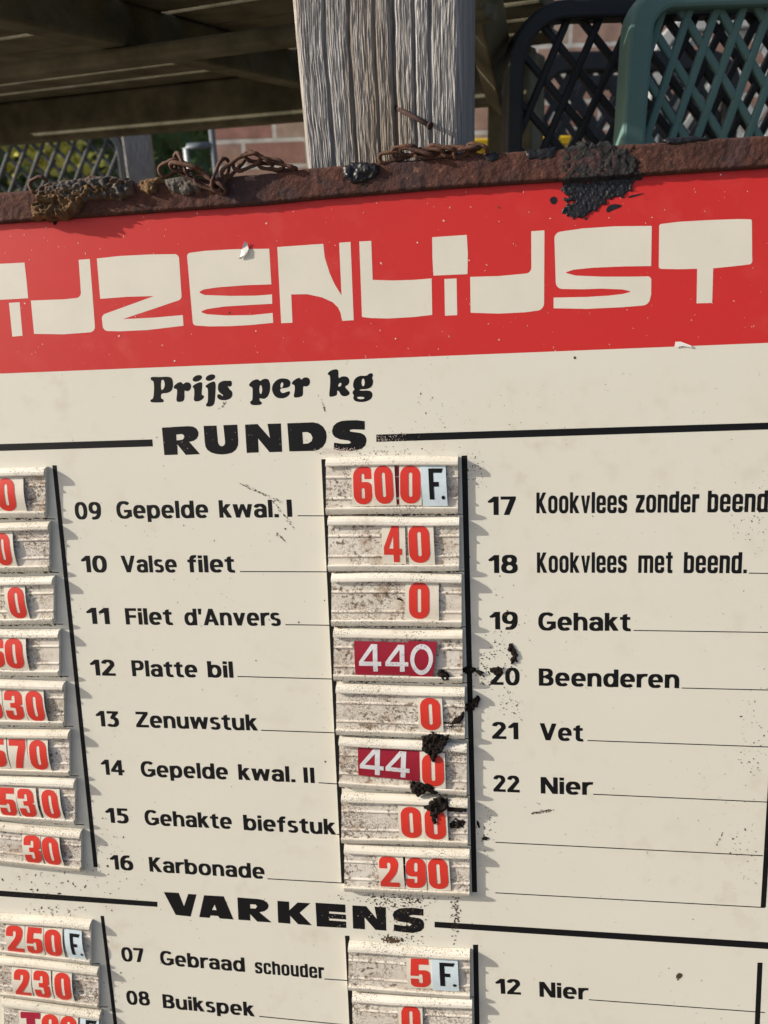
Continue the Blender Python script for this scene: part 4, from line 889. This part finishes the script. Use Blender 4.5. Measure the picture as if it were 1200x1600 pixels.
# specks, scuffs and flakes printed with dirt (uncountable)
sv = []; sf = []
def dot(x, y, r, h=0.00010, asp=1.0, ang=None):
    n = random.choice((5, 6, 7)); a0 = random.uniform(0, 6.28) if ang is None else ang; k = len(sv)
    for i in range(n):
        t = 2 * math.pi * i / n; rr = r * random.uniform(.6, 1.2); dx = rr * math.cos(t) * asp; dy = rr * math.sin(t)
        q = B(x + dx * math.cos(a0) - dy * math.sin(a0), y + dx * math.sin(a0) + dy * math.cos(a0)); sv.append((q[0], q[1], h + random.uniform(0, .00004)))
    sf.append(tuple(range(k, k + n))[::-1])
for i in range(260): dot(random.uniform(0, 1200), random.uniform(600, 1600), random.uniform(.3, .8), asp=random.uniform(1, 2))
def cloud(n, x, y, sx, sy, r0=.35, r1=1.1, h=0.00010):
    for i in range(n): dot(random.gauss(x, sx), random.gauss(y, sy), random.uniform(r0, r1) * random.choice((1, 1, .7, 1.5)), h, random.uniform(1, 2.2))
cloud(170, 630, 1406, 26, 10); cloud(120, 605, 1402, 40, 6); cloud(60, 640, 1440, 16, 20); cloud(130, 712, 1425, 3, 22); cloud(60, 620, 1466, 25, 6); cloud(40, 615, 1469, 8, 2, .8, 2)
cloud(110, 600, 708, 45, 5, .3, .7); cloud(60, 740, 735, 10, 14, .3, .8); cloud(90, 790, 1020, 14, 40, .35, .9); cloud(60, 755, 1045, 8, 20); cloud(50, 800, 1100, 10, 14, .3, .8)
cloud(70, 90, 1375, 45, 14, .4, 1.2); cloud(60, 80, 1425, 30, 7, .4, 1.2); cloud(40, 760, 1300, 10, 25, .4, 1.0); cloud(60, 1165, 1330, 18, 35, .3, .8); cloud(60, 1175, 1160, 14, 40, .3, .9)
cloud(80, 1180, 800, 18, 30, .3, .7); cloud(50, 700, 650, 60, 25, .3, .6); cloud(40, 170, 1330, 14, 30, .3, .8); cloud(30, 175, 1560, 10, 30, .3, .8); cloud(9, 1061, 1526, 2.2, 2.2, 1.2, 2.2)
for (xa, ya), (xb, yb_), n in (((375, 755), (440, 785), 70), ((425, 780), (458, 823), 36), ((432, 832), (448, 848), 18), ((640, 1530), (650, 1540), 3), ((830, 1271), (862, 1266), 70), ((352, 627), (345, 640), 14), ((498, 618), (508, 642), 14), ((1120, 1320), (1130, 1300), 12)):
    for i in range(n):
        t = random.random(); dot(xa + (xb - xa) * t + random.gauss(0, 1.0), ya + (yb_ - ya) * t + random.gauss(0, 1.0), random.uniform(.3, .6), asp=random.uniform(2, 5), ang=math.atan2(yb_ - ya, xb - xa))
for x, y, r in ((446, 826, 1.6), (359, 489, 2.2), (507, 938, 1.2), (898, 559, 2.5), (467, 972, 1.5), (508, 1190, 1.5), (780, 324, 2), (440, 1288, .9), (400, 1032, 1.2), (1030, 1525, .9), (1096, 1532, 1)): dot(x, y, r)
def grid_dirt(rails, n):
    for (xl_, xr_, b0, b1, t0, t1) in rails:
        for i in range(n):
            u_ = random.random(); y = b0 + (b1 - b0) * u_ + random.gauss(2.0, 1.0); dot(xl_ + (xr_ - xl_) * u_, y, random.uniform(.4, 1.3), 0.00010, random.uniform(1, 3), 0)
grid_dirt(MID[:-1], 190); grid_dirt(MID[-1:], 60); grid_dirt(LEF, 120); grid_dirt(LEFB + MIDB, 120)
so_ = bobj('grime', sv, sf, speck); so_['kind'] = 'stuff'
# peeled paint flakes
primer = mat('bare primer', (0.75, 0.74, 0.70), 0.5)
for ox, oy, pts, hh, cu in ((0, 330, [(1128, 215), (1135, 180), (1150, 142), (1160, 150), (1168, 180), (1150, 205), (1132, 226), (1120, 222)], 0.0011, 0.0006), (800, 260, [(765, 822), (790, 822), (838, 840), (845, 850), (800, 842), (760, 848)], 0.0007, 0)):
    vv, ff = fill([Zm(ox, oy, 3, pts)])
    bobj('paint_flake', [(*B(*p), hh + cu * ((i % 3) - 1)) for i, p in enumerate(vv)], ff, primer)
sv = []; sf = []
for i in range(170): dot(random.uniform(0, 1200), random.uniform(290, 560) - 0, random.uniform(.25, .7), 0.00010, random.uniform(1, 3))
for x, y in ((416, 349), (693, 345), (652, 379), (595, 411), (733, 407), (1126, 273), (39, 474), (273, 564), (618, 529), (186, 525), (400, 517), (780, 531)): dot(x, y, 1.5, 0.00012)
for i in range(260): dot(random.gauss(525, 16), random.gauss(705, 3.2), random.uniform(.25, .7), 0.00016, random.uniform(1, 2))
for i in range(80): q = abs(random.gauss(0, 26)); dot(590 + q, 685 - q * 0.027 + random.uniform(-5, 5), random.uniform(.25, .6), 0.00016, random.uniform(1, 2))
for i in range(40): dot(random.uniform(255, 575), random.uniform(660, 708), random.uniform(.2, .45), 0.00016, random.uniform(1, 2))
for i in range(50): dot(random.uniform(500, 665), random.uniform(1418, 1456), random.uniform(.2, .5), 0.00016, random.uniform(1, 3))
o = bobj('paint_chips', sv, sf, mat('chipped paint', (0.66, 0.55, 0.48), 0.6)); o['kind'] = 'stuff'

# ================================================================== CHAIN
def chain(name, pts, label, n_vec=0.004):
    # pts: link centres in pixels with (x, y, angle deg, length px, width px, height mm, tilt)
    root = empty(name, M_BOARD @ Matrix.Translation((*B(pts[0][0], pts[0][1]), n_vec)))
    o0 = Vector((*B(pts[0][0], pts[0][1]), n_vec))
    for (x, y, ang, L, Wd, hh, tilt) in pts:
        c = Vector((*B(x, y), hh * 0.001)); a = R(-ang); ti = R(tilt)
        ex = Vector((math.cos(a), math.sin(a), 0)); ey0 = Vector((-math.sin(a), math.cos(a), 0)); ey = ey0 * math.cos(ti) + Vector((0, 0, 1)) * math.sin(ti)
        ez = ex.cross(ey)
        l2 = L * PX / 2 * 1.05; w2 = Wd * PX / 2 * 1.05; P_ = []
        for i in range(28):
            t = 2 * math.pi * i / 28; cx, sy = math.cos(t), math.sin(t)
            px_ = l2 * math.copysign(abs(cx) ** 0.75, cx); py_ = w2 * math.copysign(abs(sy) ** 0.9, sy) * (1 - 0.18 * (1 - abs(cx)))
            P_.append(c - o0 + ex * px_ + ey * py_ + ez * 0.0009 * math.sin(2 * t))
        mb = MB(); mb.tube(P_, [3.1 * PX * random.uniform(.82, 1.15) for _ in P_], 8, True); mb.build('link', rust_wire, root, True)
    tag(root, label, 'chain'); return root
chain('rusty_chain', [(272, 266, -20, 34, 20, 6, 35), (292, 262, 60, 34, 18, 8, 60), (310, 276, 28, 62, 20, 7, 25), (300, 268, 8, 46, 18, 10, 70), (335, 292, 25, 50, 18, 7, 30), (352, 278, -65, 46, 20, 8, 40), (372, 264, -35, 44, 18, 7, 65), (392, 258, -15, 42, 20, 8, 30), (408, 252, 20, 40, 18, 6, 60), (426, 259, 10, 38, 16, 4, 20), (446, 264, 8, 36, 14, 3, 60)],
      'rusty wire chain heaped on the bar left of the oak leg')
chain('rusty_chain', [(611, 248, -6, 32, 15, 4, 30), (633, 241, -8, 34, 20, 5, 45), (652, 243, 12, 46, 12, 6, 65), (672, 243, 4, 40, 13, 5, 25), (692, 238, 8, 38, 14, 5, 60), (712, 240, 2, 36, 13, 5, 30), (730, 240, -12, 36, 13, 5, 60), (746, 237, 12, 28, 17, 4, 35)],
      'rusty chain laid along the bar in front of the oak leg')
chain('rusty_hook', [(65, 290, -20, 28, 20, 4, 20)], 'rusty wire loop at the far left end of the bar')

# ================================================================== GARDEN CHAIRS, CRATE, TUBE FRAME
def sweep(mb, path, w, t):     # rectangular tube along a path in the x-z plane (y = thickness)
    n = len(path); rings = []
    for i, p in enumerate(path):
        a = path[max(0, i - 1)]; b_ = path[min(n - 1, i + 1)]; d = Vector((b_[0] - a[0], 0, b_[1] - a[1])).normalized(); r = Vector((-d.z, 0, d.x))
        c = Vector((p[0], 0, p[1]))
        rings.append([c + r * w / 2 + Vector((0, -t / 2, 0)), c + r * w / 2 + Vector((0, t / 2, 0)), c - r * w / 2 + Vector((0, t / 2, 0)), c - r * w / 2 + Vector((0, -t / 2, 0))])
    v = [q for g in rings for q in g]; f = []
    for i in range(n - 1):
        for k_ in range(4): f.append((i * 4 + k_, i * 4 + (k_ + 1) % 4, i * 4 + 4 + (k_ + 1) % 4, i * 4 + 4 + k_))
    f += [(0, 1, 2, 3)[::-1], tuple(range(4 * n - 4, 4 * n))]
    mb.add(v, f)
def lattice(mb, w, z0, z1, pitch, sw, th, a1, a2, pitch2):
    for fam, ang in enumerate((a1, a2)):
        d = Vector((math.cos(R(ang)), math.sin(R(ang)))); nrm = Vector((-d.y, d.x)); yo = 0.0006 * (1 if fam else -1)
        for k_ in range(-70, 70):
            o = nrm * (pitch2 if fam else pitch) * k_; lo, hi = -9, 9
            for (c0, dd, mn, mx) in ((o.x, d.x, -w / 2, w / 2), (o.y + (z0 + z1) / 2, d.y, z0, z1)):
                if abs(dd) < 1e-6: continue
                t0, t1 = (mn - c0) / dd, (mx - c0) / dd
                lo = max(lo, min(t0, t1)); hi = min(hi, max(t0, t1))
            if hi - lo < 0.01: continue
            p = o + d * lo + Vector((0, (z0 + z1) / 2)); q = o + d * hi + Vector((0, (z0 + z1) / 2))
            mb.beam((p.x, yo, p.y), (q.x, yo, q.y), th, sw, Vector((0, 1, 0)).cross(Vector((d.x, 0, d.y))))
def chair(name, mw, m, label, w=0.50, top=0.90, pitch=0.05, sw=0.013, fw=0.034, a1=-47, a2=70, rad=0.07, lat_z0=0.44, pitch2=None):
    root = empty(name, mw)
    mb = MB(); hw = w / 2 - fw / 2; zt = top - fw / 2; path = [(-hw, 0.38), (-hw, zt - rad)]
    path += [(-hw + rad - rad * math.cos(t), zt - rad + rad * math.sin(t)) for t in np.linspace(0.15, math.pi / 2, 8)]
    path += [(hw - rad + rad * math.sin(t), zt - rad + rad * math.cos(t)) for t in np.linspace(0, math.pi / 2 - .15, 8)] + [(hw, zt - rad), (hw, 0.38)]
    sweep(mb, path, fw, 0.034); bevel(mb.build('back_frame', m, root), fw * 0.16, 2)
    mb = MB(); lattice(mb, w - fw * 1.3, lat_z0, top - fw * .8, pitch, sw, 0.007, a1, a2, pitch2 or pitch); bevel(mb.build('lattice_back', m, root), 0.002, 2)
    mb = MB(); mb.box((0, -0.24, 0.42), (w, 0.46, 0.03)); bevel(mb.build('seat', m, root), 0.01)
    for sx in (-1, 1):
        for yy in (-0.44, 0.0):
            mb = MB(); mb.box((sx * (w / 2 - .022), yy - (.0 if yy else .0), 0.20), (0.04, 0.036, 0.40)); bevel(mb.build('leg', m, root), 0.006)
        mb = MB(); mb.box((sx * (w / 2 - .02), -0.23, 0.64), (0.045, 0.42, 0.025)); mb.box((sx * (w / 2 - .02), -0.42, 0.525), (0.035, 0.03, 0.205)); bevel(mb.build('armrest', m, root), 0.006)
    tag(root, label, 'garden chair', 'plastic lattice garden chairs'); return root
def chair_at(x_left, Y, yawdeg, top_px, m, label, facing=180, **kw):
    w = kw.get('w', 0.50); y_ = R(yawdeg)
    p = at_y(x_left, 120, Y); tp = at_y(x_left, top_px, Y).z
    ux = Vector((math.cos(y_), math.sin(y_), 0))
    c = Vector((p.x, p.y, 0)) + ux * w / 2
    # the back panel's left edge as seen sits at x_left; the chair faces away from the camera
    return chair('garden_chair', Matrix.Translation(c) @ Matrix.Rotation(y_ , 4, 'Z') @ Matrix.Scale(-1, 4, (0, 1, 0)), m, label, top=tp, **kw)
chair_at(971, 0.85, 0, -24, green_pl, 'dark green lattice garden chair, its back nearest the board at right', w=0.46, pitch=0.0275, pitch2=0.0238, sw=0.0074, a1=-51, a2=74, fw=0.0225, rad=0.028)
chair_at(789, 0.92, 3, 6, black_pl, 'black lattice garden chair with rounded corner beside the dark green one', w=0.42, pitch=0.031, pitch2=0.030, sw=0.0076, a1=-46, a2=66, fw=0.0165, rad=0.05)
chair_at(822, 1.95, 8, 82, black_pl, 'black garden chair seen through the lattice of the nearer black one', w=0.50, pitch=0.040, sw=0.014, a1=-50, a2=60, fw=0.04)
chair_at(1015, 2.15, -12, 30, grey_pl, 'pale grey garden chair seen through the dark green lattice', w=0.52, pitch=0.045, sw=0.015, a1=-50, a2=60)
chair_at(865, 2.35, 14, 118, slate_pl, 'slate coloured garden chair furthest back before the brick wall', w=0.5, pitch=0.042, sw=0.014, a1=-50, a2=60)
chl = chair_at(-105, 2.35, -6, 205, slate_pl, 'slate blue lattice garden chair at the far left under the table', w=0.49, pitch=0.037, sw=0.0095, a1=-47, a2=58, fw=0.022, rad=0.06)
# yellow crate
def crate():
    p = at_y(738, 217, 2.3); q = at_y(885, 217, 2.3); w = q.x - p.x; h = p.z
    root = empty('yellow_crate', Matrix.Translation(((p.x + q.x) / 2, 2.3, 0)))
    t = 0.012; d = 0.3
    for nm, c, s_ in (('front_panel', (0, 0, h / 2), (w, t, h)), ('back_panel', (0, d, h / 2), (w, t, h)), ('side_panel', (-w / 2 + t / 2, d / 2, h / 2), (t, d - t, h)), ('side_panel', (w / 2 - t / 2, d / 2, h / 2), (t, d - t, h)), ('base', (0, d / 2, t / 2), (w - 2 * t, d - t, t))):
        mb = MB(); mb.box(c, s_); bevel(mb.build(nm, yellow_pl, root), 0.004)
    mb = MB(); mb.box((0, -0.006, h - .012), (w + .02, .02, .022)); bevel(mb.build('rim', yellow_pl, root), 0.004)
    tag(root, 'yellow plastic crate behind the black chair, by the oak leg', 'crate')
crate()
def tube_frame():
    Y = 2.5; a = at_y(290, 300, Y); b_ = at_y(290, 229, Y); c = at_y(333, 226, Y); d = at_y(334, 300, Y); o = Vector((a.x, Y, 0))
    root = empty('tube_frame', Matrix.Translation(o))
    mb = MB(); mb.tube([Vector((0, 0, 0)), Vector((b_.x - o.x, 0, b_.z - .004)), Vector((b_.x - o.x + .004, 0, b_.z)), Vector((c.x - o.x, 0, c.z))], 0.009, 10); mb.build('rail', steel, root, True)
    mb = MB(); mb.tube([Vector((c.x - o.x, 0, 0)), Vector((c.x - o.x, 0, c.z + .07))], 0.009, 10); mb.build('upright', steel, root, True)
    tag(root, 'light grey tubular metal frame in front of the left end of the brick wall', 'frame')
tube_frame()
